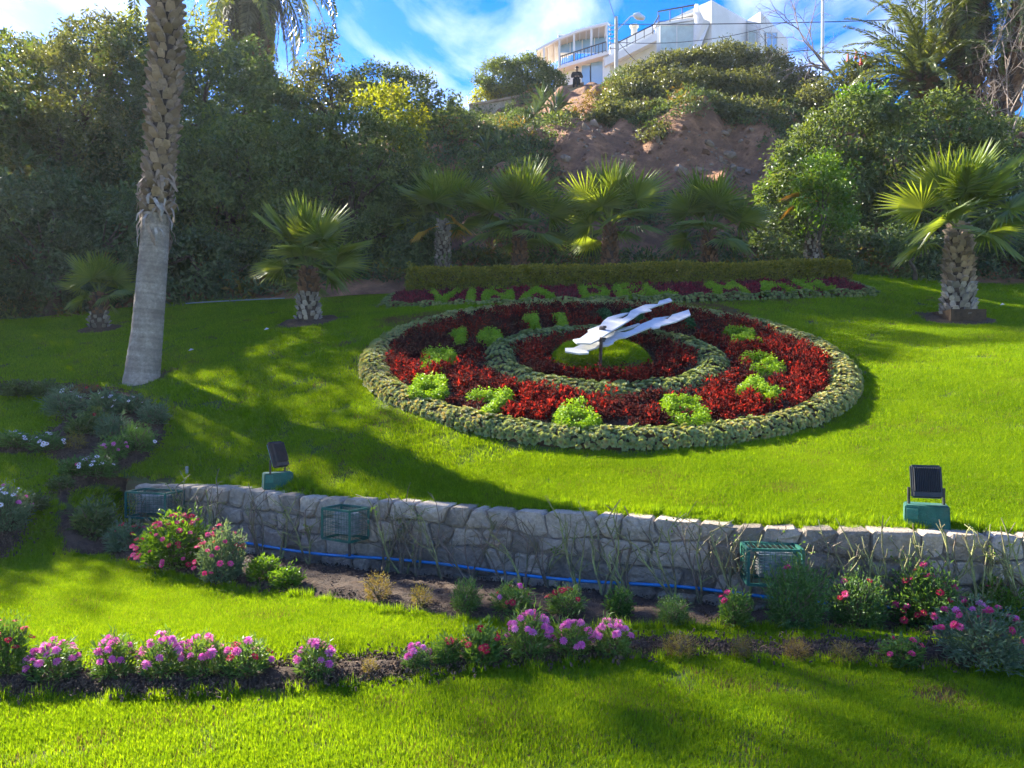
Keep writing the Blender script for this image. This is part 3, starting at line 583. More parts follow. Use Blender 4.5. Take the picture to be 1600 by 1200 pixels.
def rosette(n=18, r0=.040):
    m = MB(); k = np.arange(n); az = k * 2.39996; t = (k + .5) / n
    el = 1.25 - 1.05 * t; a = np.stack([np.cos(az) * np.cos(el), np.sin(az) * np.cos(el), np.sin(el)], -1)
    nrm = np.stack([-np.cos(az) * np.sin(el), -np.sin(az) * np.sin(el), np.cos(el)], -1)
    L = r0 * (.55 + .65 * t); leaves(m, np.zeros((n, 3)), a, nrm, L, L * .95, .15 + .7 * (1 - t) + rng.uniform(-.15, .15, n), fold=.22, droop=-.12)
    return m
ROS = [rosette().mesh('rosette', M['succulent']) for _ in range(3)]
def mesh_arrays(me):
    V = np.zeros(len(me.vertices) * 3); me.vertices.foreach_get('co', V); F = np.zeros(len(me.loops), np.int32); me.loops.foreach_get('vertex_index', F)
    t = np.zeros(len(me.polygons), np.float32); me.attributes['tint'].data.foreach_get('value', t); return V.reshape(-1, 3), F.reshape(-1, 4), t
ROSA = [mesh_arrays(x) for x in ROS]
def rosette_border(name, label, pts, nrm, near_n, origin):
    """pts sorted anyhow; the ones nearest the camera become parts of their own, the rest one part"""
    root = tag(empty(name, origin), label, 'succulent border')
    order = np.argsort(np.linalg.norm(pts - [0, 0, 1.6], axis=1)); mb = MB()
    e = norm_eulers(nrm, rng.uniform(0, 6.28, len(pts)))
    for c, i in enumerate(order):
        s = rng.uniform(.8, 1.35); k = rng.integers(0, 3)
        if c < near_n: inst('rosette', ROS[k], root, pts[i] - np.array(origin), tuple(e[i]), s)
        else:
            V, F, t = ROSA[k]; mb.add(V @ np.array(Euler(e[i]).to_matrix()).T * s + pts[i], F, np.clip(t + rng.uniform(-.25, .25), 0, 1))
    if mb.n: tag(mb.build('rosette_mass', M['succulent'], root), kind='stuff')
    m = MB(); return root
def ring_border(name, label, r0, r1, hh, near_n, wo=0.0, gap=.066):
    rc = (r0 + r1) / 2; hw = (r1 - r0) / 2; pts, nr = [], []
    for v in np.arange(-1.0, 1.01, .222):
        a_ = v * 1.35; r_ = rc + hw * math.sin(a_) / math.sin(1.35); h = hh * math.cos(a_)
        n = int(2 * math.pi * r_ / gap); ths = (np.arange(n) + rng.uniform(0, 1)) * 2 * math.pi / n + rng.normal(0, .25 / n * 3, n)
        lump = 1 + .16 * np.sin(ths * 31 + v) * np.sin(ths * 17 + 2)
        pts.append(CP(r_ * np.cos(ths), wo + r_ * np.sin(ths), .02 + h * lump + rng.normal(0, .012, n)))
        rad = np.stack([np.cos(ths)] * 3, -1) * CU + np.stack([np.sin(ths)] * 3, -1) * CW; nr.append(unit(rad * math.sin(a_) + CN * math.cos(a_) + rng.normal(0, .22, (n, 3))))
    rosette_border(name, label, np.vstack(pts), np.vstack(nr), near_n, CP(0, wo - rc, 0.0))
    m = MB(); tb = np.linspace(0, 2 * math.pi, 121)[:-1]; prof = [(-1, -.03), (-.8, hh * .55), (0, hh * .85), (.8, hh * .55), (1, -.03)]
    V = np.vstack([CP((rc + hw * a * .95) * np.cos(tb), wo + (rc + hw * a * .95) * np.sin(tb), h) for a, h in prof])
    F = [[k * 120 + j, (k + 1) * 120 + j, (k + 1) * 120 + (j + 1) % 120, k * 120 + (j + 1) % 120] for k in range(4) for j in range(120)]
    m.add(V, F); o = m.build('earth_mound', M['soil'], smooth=True); return o
for nm, lb, a, b, hh, nn, wo in (('succulent_ring', 'wide outer ring of grey-green succulent rosettes round the flower clock', 3.05, R_OUT, .115, 300, 0.0), ('succulent_ring', 'smaller inner ring of grey-green succulents round the clock hands', R_IN2, R_IN1, .14, 220, W_IN)):
    o = ring_border(nm, lb, a, b, hh, nn, wo); ring = [x for x in bpy.data.objects if x.name.startswith('succulent_ring')][-1]
    o.parent = ring; o.location = np.array(o.location) - np.array(ring.location)

# strokes of numerals and letters in a unit cell
def arc(cx, cy, rx, ry, a0, a1, n=14): t = np.radians(np.linspace(a0, a1, n)); return np.stack([cx + rx * np.cos(t), cy + ry * np.sin(t)], -1)
GL = {'0': [arc(.5, .5, .33, .42, 0, 360, 26)], '1': [np.array([[.15, .72], [.5, .92]]), np.array([[.55, .95], [.55, .05]])],
      '2': [np.vstack([arc(.5, .68, .32, .26, 170, -30), [[.15, .08]]]), np.array([[.15, .08], [.85, .08]])],
      '3': [arc(.45, .71, .33, .23, 150, -80), arc(.45, .28, .36, .24, 80, -150)], '4': [np.array([[.65, .05], [.65, .95], [.12, .36], [.92, .36]])],
      '5': [np.array([[.82, .93], [.25, .93], [.22, .56]]), arc(.47, .33, .36, .28, 120, -140)], '6': [arc(.5, .3, .32, .26, 0, 360, 22), np.vstack([arc(.72, .38, .54, .55, 180, 95, 9)])],
      '7': [np.array([[.12, .92], [.88, .92], [.42, .05]])], '8': [arc(.5, .73, .27, .21, 0, 360, 18), arc(.5, .27, .34, .25, 0, 360, 22)],
      '9': [arc(.5, .68, .32, .26, 0, 360, 22), arc(.28, .6, .54, .55, 0, -85, 9)],
      'V': [np.array([[.08, .95], [.5, .05], [.92, .95]])], 'I': [np.array([[.5, .95], [.5, .05]])], 'Ñ': [np.array([[.12, .05], [.12, .8], [.88, .05], [.88, .8]]), np.array([[.3, .98], [.45, 1.04], [.58, .97], [.72, 1.03]])],
      'A': [np.array([[.06, .05], [.5, .95], [.94, .05]]), np.array([[.25, .38], [.75, .38]])], 'D': [np.array([[.15, .05], [.15, .95]]), np.vstack([[[.15, .95]], arc(.4, .5, .48, .45, 80, -80, 12), [[.15, .05]]])],
      'E': [np.array([[.85, .95], [.15, .95], [.15, .05], [.85, .05]]), np.array([[.15, .5], [.7, .5]])], 'L': [np.array([[.15, .95], [.15, .05], [.85, .05]])],
      'M': [np.array([[.06, .05], [.12, .95], [.5, .35], [.88, .95], [.94, .05]])], 'R': [np.array([[.15, .05], [.15, .95]]), np.vstack([[[.15, .95]], arc(.5, .72, .34, .23, 80, -80, 10), [[.15, .49]]]), np.array([[.45, .49], [.9, .05]])]}
def walk(st, step):
    out = []
    for a, b in zip(st[:-1], st[1:]):
        n = max(1, int(np.linalg.norm(b - a) / step)); out += [a + (b - a) * t for t in np.arange(n) / n]
    return np.array(out + [st[-1]])
NUM_MASK = []
def planting(name, label, chars, place, w, h, step, rad, hgt, leaf, mat, cat, normal):
    """low leafy plants set along the strokes of a figure"""
    m = MB(); n_c = len(chars)
    for ci, ch in enumerate(chars):
        for st in GL[ch]:
            st = st.copy(); st[:, 0] = (st[:, 0] - .5) * w + (ci - (n_c - 1) / 2) * w * 1.25; st[:, 1] = (st[:, 1] - .5) * h
            for q in walk(st, step):
                q = q + rng.normal(0, rad * .12, 2); NUM_MASK.append(place(q[0], q[1], 0.0)); k = 84
                d = rdir(k); d[:, 2] = np.abs(d[:, 2]); rr = rng.uniform(.55, 1.05, k)[:, None]; lump = rng.uniform(.8, 1.2)
                u = q[0] + d[:, 0] * rr[:, 0] * rad; v = q[1] + d[:, 1] * rr[:, 0] * rad; p = place(u, v, .03 + d[:, 2] * rr[:, 0] * hgt * lump)
                nn = unit(normal * (d[:, 2:3] + .3) + np.stack([d[:, 0], d[:, 1], 0 * d[:, 0]], -1) * .7 + rng.normal(0, .3, (k, 3)))
                aa = unit(np.stack([d[:, 0], d[:, 1], .15 + 0 * d[:, 0]], -1) + rng.normal(0, .4, (k, 3)))
                s = leaf * rng.uniform(.7, 1.3, k); leaves(m, p, aa, nn, s, s * .8, np.clip(rng.uniform(0, .8) * .6 + rng.uniform(0, .5, k), 0, 1), fold=.25, droop=.2)
    return tag(m.build(name, mat), label, cat)
nums = [('12', 968, 499, 'deep green planted numeral 12 behind the white clock hands'), ('1', 1072, 508, 'deep green planted numeral 1 beyond the tips of the clock hands'), ('2', 1158, 530, 'lime green planted numeral 2, between the hand tips and the numeral 3'),
        ('3', 1192, 574, 'lime green planted numeral 3 at the right of the flower clock'), ('4', 1182, 614, 'lime green planted numeral 4 between the 3 and the 5'), ('5', 1070, 648, 'lime green planted numeral 5 near the front of the flower clock'),
        ('6', 901, 655, 'lime green planted numeral 6 at the front of the flower clock'), ('7', 765, 638, 'partly shaded green planted numeral 7 on the flower clock'), ('8', 670, 610, 'lime green planted numeral 8 at the far left of the clock'),
        ('9', 684, 566, 'lime green planted numeral 9, just above the 8'), ('10', 742, 532, 'lime green two-figure numeral 10 at the upper left of the clock'), ('11', 855, 507, 'lime green two-figure numeral 11 at the top of the clock, left of the hands')]
for ch, px, py, lb in nums:
    u, w = px_clock(px, py, .1); two = len(ch) == 2
    planting('planted_numeral', lb, ch, lambda a, b, h, u=u, w=w: CP(u + a, w + b, .06 + np.asarray(h)), .36 if two else .54, .74, .038, .072, .14, .029, M['deep_green'] if ch in ('12', '1') else M['lime'], 'numeral', CN)['group'] = 'planted numerals of the flower clock'
nmask_clock = np.array(NUM_MASK); NUM_MASK.clear()
# lettering strip
m = MB(); uu = np.linspace(-.005, 1.005, 60); ww = np.linspace(-.04, 1.15, 8); U_, W_ = np.meshgrid(uu, ww); ii = np.arange(480).reshape(8, 60)
m.add(SP(U_.ravel(), W_.ravel(), -.01 + rng.normal(0, .008, 480)), np.stack([ii[:-1, :-1], ii[:-1, 1:], ii[1:, 1:], ii[1:, :-1]], -1).reshape(-1, 4))
sk = SP(uu, np.full(60, -.04), 0.0); m.add(np.vstack([sk, sk - [0, 0, .4]]), [[j + 60, j + 61, j + 1, j] for j in range(59)])
for e_ in (0, 59):
    c_ = SP(np.full(8, uu[e_]), ww, 0.0); m.add(np.vstack([c_, c_ - [0, 0, .8]]), [[j, j + 1, j + 9, j + 8] for j in range(7)])
tag(m.build('letter_bed', M['soil'], smooth=True), 'long raised soil bed carrying the planted letters', 'flower bed', kind='structure')
WL = np.linalg.norm(S1 - S0); HL = np.linalg.norm(SUP)
for ch, px, lb in [('V', 693, 'lime green planted letter V, leftmost of the lettering'), ('I', 737, 'lime green planted letter I between the V and the N'), ('Ñ', 779, 'lime green planted letter N with tilde in front of the hedge'), ('A', 840, 'lime green planted letter A ending the first word'),
                   ('D', 928, 'lime green planted letter D starting the middle word'), ('E', 982, 'lime green planted letter E in the middle word'), ('L', 1030, 'lime green planted letter L ending the middle word'),
                   ('M', 1132, 'lime green planted letter M starting the last word'), ('A', 1203, 'lime green planted letter A inside the last word'), ('R', 1266, 'lime green planted letter R, rightmost of the lettering')]:
    uc = ((px - 800) / 1200 * 15.4 - S0[0]) / WL * 1.0
    planting('planted_letter', lb, ch, lambda a, b, h, uc=uc: SP(uc + np.asarray(a) / WL, .50 + np.asarray(b) / HL, .05 + np.asarray(h)), .60, 1.05, .045, .085, .14, .036, M['lime'], 'letter', SN)['group'] = 'planted letters above the clock'
nmask_strip = np.array(NUM_MASK)

def bushlet(n, r_, h, leaf, stems=True):
    m = MB(); d = rdir(n); d[:, 2] = np.abs(d[:, 2]); q = rng.uniform(.3, 1, n) ** .5
    p = d * q[:, None] * [r_, r_, h] * [1, 1, 1]; p[:, 2] += .02; a = unit(d + rng.normal(0, .5, (n, 3)) + [0, 0, .25]); nn = unit(d * .4 + [0, 0, .8] + rng.normal(0, .45, (n, 3)))
    s = leaf * rng.uniform(.6, 1.3, n); leaves(m, p, a, nn, s, s * .55, rng.uniform(0, 1, n), fold=.25, droop=.25); return m
RB = [proto('red_tuft', bushlet(int(rng.integers(26, 50)), .105, rng.uniform(.15, .22), rng.uniform(.045, .07)), M['maroon']) for _ in range(4)] + [proto('red_tuft', bushlet(40, .10, rng.uniform(.12, .18), .055), M['maroon_shade']) for _ in range(3)]
MG = [proto('magenta_tuft', bushlet(46, .105, .17, .06), M['magenta_leaf']) for _ in range(4)]
n = 3500; th = rng.uniform(0, 6.283, n); rr = 3.1 * np.sqrt(rng.uniform(0, 1, n)); u = rr * np.cos(th); w = rr * np.sin(th)
ri = np.hypot(u, w - W_IN); ok = ((rr < 3.04) & (ri > 1.74)) | ((ri < 1.24) & (np.hypot(u + .05, w - W_IN) > .78)); p = CP(u, w, .05)
d = np.sqrt(((p[:, None] - nmask_clock[None]) ** 2).sum(-1)).min(1); ok &= d > .145
ok &= (np.sin(u * 7.3 + 1) * np.sin(w * 6.1 + np.sin(u * 3)) < .82)
p = p[ok]; k = len(p)
scatter('red_bedding', p, norm_eulers(unit(np.tile(CN + [0, 0, .6], (k, 1)) + rng.normal(0, .12, (k, 3))), rng.uniform(0, 6.28, k)), rng.uniform(.45, 1.05, k), np.where(np.sin(p[:, 0] * 2.3 + 1) * np.sin(p[:, 1] * 2.7) + rng.normal(0, .5, k) + .22 * (1.3 - p[:, 0]) > .25, rng.integers(4, 7, k), rng.integers(0, 4, k)), RB, 'dark red leafy bedding plants filling the flower clock', 'bedding plants')  # dark tufts cluster at random, with added shade in the colour towards the left
n = 2600; u = rng.uniform(.012, .988, n); w = rng.uniform(.12, 1.08, n); p = SP(u, w, .01); d = np.sqrt(((p[:, None] - nmask_strip[None]) ** 2).sum(-1)).min(1); p = p[d > .13]; k = len(p)
scatter('magenta_bedding', p, norm_eulers(unit(np.tile(SN + [0, 0, .6], (k, 1))), rng.uniform(0, 6.28, k)), rng.uniform(.6, 1.1, k), rng.integers(0, 4, k), MG, 'purple-red leafy bedding plants between the planted letters', 'bedding plants')
# succulent edging of the strip
pts, nr = [], []
for v in np.arange(-1, 1.01, .33):
    n = int(WL / .085); u = (np.arange(n) + rng.uniform(0, 1, n)) / n; pts.append(SP(u, -.02 + .085 * v + .02 * np.sin(u * 40), .02 + .13 * math.cos(v * 1.3) * (1 + .2 * np.sin(u * 90)))); nr.append(unit(SN * math.cos(v) + unit(SUP) * math.sin(v) + rng.normal(0, .2, (n, 3))))
for e_, wd in ((0.0, .02), (1.0, .016)):
    n = 95; a_ = rng.uniform(0, 1, n); b_ = rng.uniform(-1, 1, n); pts.append(SP(e_ + b_ * wd, a_, .03 + .11 * np.cos(b_ * 1.3))); nr.append(unit(SN + rng.normal(0, .3, (n, 3))))
rosette_border('succulent_edging', 'grey-green succulent edging along the front of the lettered bed', np.vstack(pts), np.vstack(nr), 200, SP(.5, -.04, 0.0))

# central grass mound, spindle and hands
m = MB(); th = np.linspace(0, 2 * math.pi, 41)[:-1]; u0, w0 = -.05, W_IN; V = [CP(u0, w0, .24)[None]]
RM = .68
for r_, h in ((.3, .235), (.5, .21), (.62, .15), (RM, .0)): V.append(CP(u0 + r_ * np.cos(th), w0 + r_ * np.sin(th), h))
m.add(np.vstack(V), [[1 + k * 40 + j, 1 + (k + 1) * 40 + j, 1 + (k + 1) * 40 + (j + 1) % 40, 1 + k * 40 + (j + 1) % 40] for k in range(3) for j in range(40)]); m.F.append((np.array([[0, 1 + j, 1 + (j + 1) % 40] for j in range(40)]), np.full(40, .5), np.zeros(40, int)))
tag(m.build('turf_mound', M['turf'], smooth=True), 'small round turf mound under the clock hands', 'mound', kind='structure')
n = 420; a_ = rng.uniform(0, 6.283, n); r_ = RM * np.sqrt(rng.uniform(0, 1, n)); hh = np.interp(r_, [0, .3, .5, .62, RM], [.24, .235, .21, .15, 0])
nn = unit(CN + (np.stack([np.cos(a_)] * 3, -1) * CU + np.stack([np.sin(a_)] * 3, -1) * CW) * np.interp(r_, [0, .4, .68], [0, .15, 1.3])[:, None])
scatter('mound_grass', CP(u0 + r_ * np.cos(a_), w0 + r_ * np.sin(a_), hh), norm_eulers(nn, rng.uniform(0, 6, n)), rng.uniform(.8, 1.2, n), rng.integers(0, 5, n), G[:5], 'mown grass on the round mound under the clock hands', 'grass')
HM = [(575, 462), (632, 452), (700, 402), (692, 388), (760, 362), (792, 348), (815, 315), (850, 288), (940, 262), (1012, 250), (965, 276), (905, 297), (962, 298), (1000, 278), (1025, 238), (1140, 188), (1238, 184), (1248, 160), (1332, 136), (1352, 158), (1245, 190), (1165, 222), (1190, 232), (1105, 250), (1050, 290), (960, 345), (895, 385), (840, 418), (775, 465), (715, 494), (605, 490)]
HH = [(515, 530), (580, 528), (640, 500), (700, 478), (760, 470), (800, 455), (850, 425), (900, 398), (985, 368), (1085, 335), (1100, 340), (1050, 362), (905, 402), (985, 405), (1040, 385), (1110, 340), (1190, 308), (1205, 295), (1330, 278), (1280, 300), (1315, 302), (1350, 268), (1480, 228), (1495, 270), (1380, 322), (1260, 352), (1255, 365), (1205, 375), (1180, 365), (1060, 415), (985, 445), (940, 450), (890, 475), (893, 488), (850, 507), (790, 515), (700, 545), (698, 568), (620, 573), (515, 555)]
hub_u, hub_w = px_clock(939, 541, .42)
hands = tag(empty('clock_hands', CP(hub_u, hub_w, .2)), 'pair of white zigzag clock hands on a short post', 'clock hands')
def hand(name, pts, h, parent):
    bm = bmesh.new(); vs = []
    for X, Y in pts:
        u, w = px_clock(780 + X / 5, 440 + Y / 5, h); vs.append(bm.verts.new(CP(u, w, h) - np.array(parent.location)))
    f = bm.faces.new(vs); f.normal_update()
    if f.normal.dot(Vector(CN)) < 0: f.normal_flip()
    r_ = bmesh.ops.extrude_face_region(bm, geom=[f]); bmesh.ops.translate(bm, verts=[v for v in r_['geom'] if isinstance(v, bmesh.types.BMVert)], vec=Vector(CN * .02))
    bmesh.ops.triangulate(bm, faces=bm.faces[:]); bmesh.ops.recalc_face_normals(bm, faces=bm.faces[:])
    # a soft crease along the blade, as bent sheet metal has
    axis = Vector((1, .0, .0)); me = bpy.data.meshes.new(name); bm.to_mesh(me); bm.free(); me.materials.append(M['white_paint']); return inst(name, me, parent)
hand('minute_hand', HM, .50, hands); hand('hour_hand', HH, .40, hands)
m = MB(); m.tube([CP(hub_u, hub_w, .1), CP(hub_u, hub_w, .54)], .022, 10); m.build('spindle', M['rust_metal'], hands, True)
for h_, (X, Y) in ((.53, (805, 368)), (.43, (800, 460))):
    u, w = px_clock(780 + X / 5, 440 + Y / 5, h_); m = MB(); m.tube([CP(u, w, h_ - .01), CP(u, w, h_ + .03)], [.05, .04], 8); m.box(CP(u + .03, w, h_ + .025), (.05, .04, .03)); m.build('hub_bolt', M['rust_metal'], hands)

# clipped hedge behind the letters
hed = tag(empty('clipped_hedge', (2.2, 16.35, 3.7)), 'long low clipped yellow-green hedge behind the planted letters', 'hedge')
m = MB(); hx0, hx1, hy0, hy1 = -2.2, 7.1, 16.05, 16.75
def hz(x): return 3.50 + (x + 2.2) / 9.3 * .15, 4.02 + (x + 2.2) / 9.3 * .17 + .02 * np.sin(x * 2.3)
nl = 38000; f = rng.choice(4, nl, p=[.44, .40, .12, .04]); x = rng.uniform(hx0, hx1, nl); t = rng.uniform(0, 1, nl); zb, zt = hz(x)
y = np.where(f == 0, hy0, np.where(f == 1, hy0 + t * (hy1 - hy0), np.where(f == 2, hy1, hy0 + t * (hy1 - hy0)))); z = np.where(f == 1, zt, zb + t * (zt - zb)); z = np.where(f == 3, zb + rng.uniform(0, 1, nl) * (zt - zb), z)
x = np.where(f == 3, np.where(rng.uniform(0, 1, nl) < .5, hx0, hx1), x)
nr = np.stack([np.where(f == 3, np.sign(x - 2.2), 0), np.where(f == 0, -1, np.where(f == 2, 1, 0)), np.where(f == 1, 1, 0)], -1).astype(float)
p = np.stack([x, y, z], -1) - nr * np.abs(rng.normal(0, .05, nl))[:, None] + nr * (.03 * np.sin(x * 5) * np.sin(z * 9 + x * 3))[:, None]
cr_ = (z > zt - .06) & (f == 0); p[cr_, 1] += (z[cr_] - zt[cr_] + .06) * .8
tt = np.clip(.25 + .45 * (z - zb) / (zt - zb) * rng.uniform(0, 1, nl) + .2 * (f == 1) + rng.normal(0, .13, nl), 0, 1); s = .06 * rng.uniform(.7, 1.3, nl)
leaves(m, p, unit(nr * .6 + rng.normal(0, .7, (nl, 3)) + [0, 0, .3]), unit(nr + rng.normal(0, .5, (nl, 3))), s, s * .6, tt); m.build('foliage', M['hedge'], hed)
m = MB()
for x in np.arange(hx0 + .2, hx1, .33):
    b = np.array([x, 16.4, hz(x)[0] - .15])
    for _ in range(3): e = b + [rng.uniform(-.2, .2), rng.uniform(-.25, .25), .62]; m.tube([b, (b + e) / 2 + rng.normal(0, .04, 3), e], [.018, .012, .005], 4)
m.build('branches', M['bark'], hed)
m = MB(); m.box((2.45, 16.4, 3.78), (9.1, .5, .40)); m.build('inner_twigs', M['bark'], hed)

# ------------------------------------------------------------------ palms
def fan_mesh(lp, lb, nseg=38, spread=118, droop=.25, cup=.25):
    m = MB(); t = np.linspace(0, 1, 5); pet = np.stack([lp * t, 0 * t, .06 * lp * np.sin(t * 3.14)], -1); m.tube(pet, np.interp(t, [0, 1], [.022, .011]) * (lb / .7), 4, .35, 0)
    a = np.radians(np.linspace(-spread, spread, nseg + 1)); c = np.array([lp, 0, 0])
    def pt(an, r_, z): 
        rr = r_ * lb; return np.stack([lp + np.cos(an) * rr, np.sin(an) * rr, z * lb + cup * lb * (np.abs(np.sin(an)) ** 1.5) * r_ * .5 - droop * lb * r_ ** 2.2], -1)
    am = (a[:-1] + a[1:]) / 2; ln = (.80 + .2 * np.cos(am * .7)) * rng.uniform(.93, 1.05, nseg); jz = rng.normal(0, .03, nseg)
    C = np.tile(c, (nseg, 1)); Lf = pt(a[:-1], .46 * ln, -.02); Md = pt(am, .48 * ln, .03); Rt = pt(a[1:], .46 * ln, -.02); Tp = pt(am + rng.normal(0, .02, nseg), ln, jz - rng.uniform(0, .08, nseg))
    V = np.stack([C, Lf, Md, Rt, Tp], 1).reshape(-1, 3); i = np.arange(nseg) * 5; T = rng.uniform(.2, .8, nseg)
    base = m.n; m.add(V, np.vstack([np.stack([i, i + 2, i + 1], -1), np.stack([i, i + 3, i + 2], -1), np.stack([i + 1, i + 2, i + 4], -1), np.stack([i + 2, i + 3, i + 4], -1)]), np.tile(T, 4)); return m
FAN = [fan_mesh(.55, .72, 30, 110, .04).mesh('frond', M['fan']), fan_mesh(.6, .70, 30, 118, .14).mesh('frond', M['fan']), fan_mesh(.5, .68, 28, 105, .3).mesh('frond', M['fan']), fan_mesh(.45, .7, 36, 60, .05).mesh('frond', M['fan'])]
FAND = [fan_mesh(.55, .6, 26, 55, .35, .6).mesh('frond', M['fan_dry'])]
def boot_mesh(w, h, out, name, mat):
    m = MB(); q = np.array([[-.36, 0, 0], [.36, 0, 0], [-.5, .6, .5], [.5, .6, .5], [-.3, 1, 1.0], [.3, 1, 1.0], [-.42, -.3, .1], [.42, -.3, .1], [-.36, .2, 1.0], [.36, .2, 1.0]]) * [w, out, h]
    m.add(q, [[0, 1, 3, 2], [2, 3, 5, 4], [6, 0, 2, 8], [1, 7, 9, 3], [4, 5, 9, 8]], rng.uniform(-.3, 1.2)); m.F.append((np.array([[2, 4, 8], [3, 9, 5]]), np.full(2, .3), np.zeros(2, int))); return m.mesh(name, mat)
BT = {k: [boot_mesh(.13, .15, .085, 'leaf_base', M[k]) for _ in range(3)] for k in ('boot', 'boot_red', 'boot_grey')}
def rot_out(az, tilt=0.0):  # local +y points outward at azimuth az
    return (Matrix.Rotation(az - math.pi / 2, 3, 'Z') @ Matrix.Rotation(tilt, 3, 'X'))
def place_boots(root, base, path, rad, z0, z1, per, dz, mats, s=1.0, split=None):
    k = 0; z = z0; org = np.array(root.location)
    while z < z1:
        f = z / path[-1][2] if False else z
        for j in range(per):
            zz = z + rng.normal(0, dz * .12); c = np.array([np.interp(zz, path[:, 2], path[:, 0]), np.interp(zz, path[:, 2], path[:, 1]), zz]); r_ = np.interp(zz, path[:, 2], rad)
            az = 2 * math.pi * (j + .5 * (k % 2) + .12 * k) / per + rng.normal(0, .09); mk = mats[0] if split is None or zz < split else mats[1]
            inst('leaf_base', BT[mk][rng.integers(0, len(BT[mk]))], root, c + np.array([math.cos(az), math.sin(az), 0]) * r_ * (.74 if root.name.startswith('tall_palm') else .93) - org, rot_out(az, rng.normal(-.12, .14)) @ Matrix.Rotation(rng.normal(0, .15), 3, 'Y'), s * rng.uniform(.8, 1.2))
        z += dz; k += 1
def fan_palm(label, base, crown_h, rad_m, tr, n, mats=('boot_grey', 'boot_red'), split=.35, dry=0, lean=(0, 0), boots=True, seed=1):
    root = tag(empty('fan_palm', base), label, 'palm', 'young fan palms round the flower clock')
    zz = np.linspace(-.15, crown_h, 7); path = np.stack([base[0] + lean[0] * zz / crown_h, base[1] + lean[1] * zz / crown_h, base[2] + zz], -1); rr = tr * np.interp(zz / crown_h, [-.2, 0, .25, .8, 1], [1.25, 1.2, 1.02, .8, .6])
    m = MB(); m.tube(path, rr, 12); m.build('trunk', M['boot_core_shade'], root, True)
    if boots: place_boots(root, base, path, rr, base[2] + .02, base[2] + crown_h - .05, max(7, int(2 * math.pi * tr / .11)), .085, mats, tr / .2 * .72, base[2] + crown_h * split)
    top = path[-1] - np.array(base); g = random.Random(seed)
    for i in range(n):
        t = i / (n - 1); el = R(86 - 100 * t ** 1.45 + g.uniform(-9, 9)); az = i * 2.39996 + g.uniform(-.2, .2) + seed
        s = rad_m / 1.27 * (.8 + .25 * math.sin(t * 3)) * g.uniform(.9, 1.08); me = FAN[3] if t < .09 else FAN[0] if t < .45 else FAN[1] if t < .75 else FAN[2]
        if i >= n - dry: me = FAND[0]
        Rm = Matrix.Rotation(az, 3, 'Z') @ Matrix.Rotation(-el, 3, 'Y') @ Matrix.Rotation(g.uniform(-.6, .6), 3, 'X')
        inst('frond', me, root, top + np.array([0, 0, -.12 * t]), Rm, s)
    return root
fan_palm('small shaded fan palm left of the tall palm trunk', palm_spots[0], .70, .92, .15, 15, ('boot_grey', 'boot_red'), .4, 0, seed=2)
fan_palm('dark green fan palm standing alone on the left lawn', palm_spots[1], 1.0, 1.38, .175, 18, ('boot_grey', 'boot_red'), .45, 0, seed=5)
fan_palm('bright backlit fan palm with thick brown trunk on the right lawn', palm_spots[2], 1.62, 1.62, .215, 18, ('boot_grey', 'boot'), .35, 0, seed=8)
pb = palm_spots[2]; m = MB(); m.box((pb[0], pb[1], pb[2] + .05), (.60, .58, .22)); tag(m.build('root_ball', M['soil']), 'square block of bare soil at the foot of the right palm', 'soil block')
for p_, r_, lb in zip(palm_spots, (.45, .58, .66), ('dug soil circle at the small left palm', 'dug soil circle round the lone palm on the left lawn', 'dug soil circle round the right palm')):
    m = MB(); th = np.linspace(0, 6.283, 29)[:-1]; V = [[p_[0], p_[1], p_[2] + .05]]
    for f in (.5, .85, 1.05): x = p_[0] + r_ * f * np.cos(th); y = p_[1] + r_ * .8 * f * np.sin(th); V += list(np.stack([x, y, ground(x, y) + {.5: .05, .85: .025, 1.05: -.03}[f] + rng.normal(0, .01, 28)], -1))
    m.add(V, [[1 + k * 28 + j, 1 + (k + 1) * 28 + j, 1 + (k + 1) * 28 + (j + 1) % 28, 1 + k * 28 + (j + 1) % 28] for k in range(2) for j in range(28)]); m.F.append((np.array([[0, 1 + j, 1 + (j + 1) % 28] for j in range(28)]), np.full(28, .5), np.zeros(28, int)))
    tag(m.build('planting_circle', M['soil'], smooth=True), lb, 'soil', kind='structure')
for px, Y, cpy, rad, n, mats, lb, sd, dry in [(692, 17.9, 345, 1.45, 19, ('boot_grey', 'boot_grey'), 'fan palm with pale trunk and some yellowed fronds, leftmost behind the hedge', 11, 3), (812, 17.6, 355, 1.62, 22, ('boot_red', 'boot_red'), 'dense fan palm with reddish trunk, second from left behind the hedge', 14, 0),
                                              (953, 17.6, 350, 1.62, 21, ('boot_red', 'boot_red'), 'sunlit fan palm, third from left behind the hedge', 17, 0), (1108, 17.8, 360, 1.5, 18, ('boot_red', 'boot_red'), 'low fan palm, fourth from left behind the hedge', 21, 0)]:
    b = P(px, 432, Y); b[2] = max(b[2] - .15, 3.8); tz = P(px, cpy, Y)[2]
    fan_palm(lb, b, tz - b[2], rad, .17, n, mats, .5, dry, seed=sd)
b = P(1268, 430, 18.0); b[2] -= .1; r_ = fan_palm('overgrown fan palm with pale trunk and two yellow dead fronds', b, 1.75, .95, .16, 6, ('boot_grey', 'boot_grey'), .5, 0, seed=31)
for az, el in ((math.pi + .1, R(12)), (math.pi - .25, R(-14))): inst('frond', FAND[0], r_, (0, -.35, 1.75), Matrix.Rotation(az, 3, 'Z') @ Matrix.Rotation(-el, 3, 'Y'), .78)

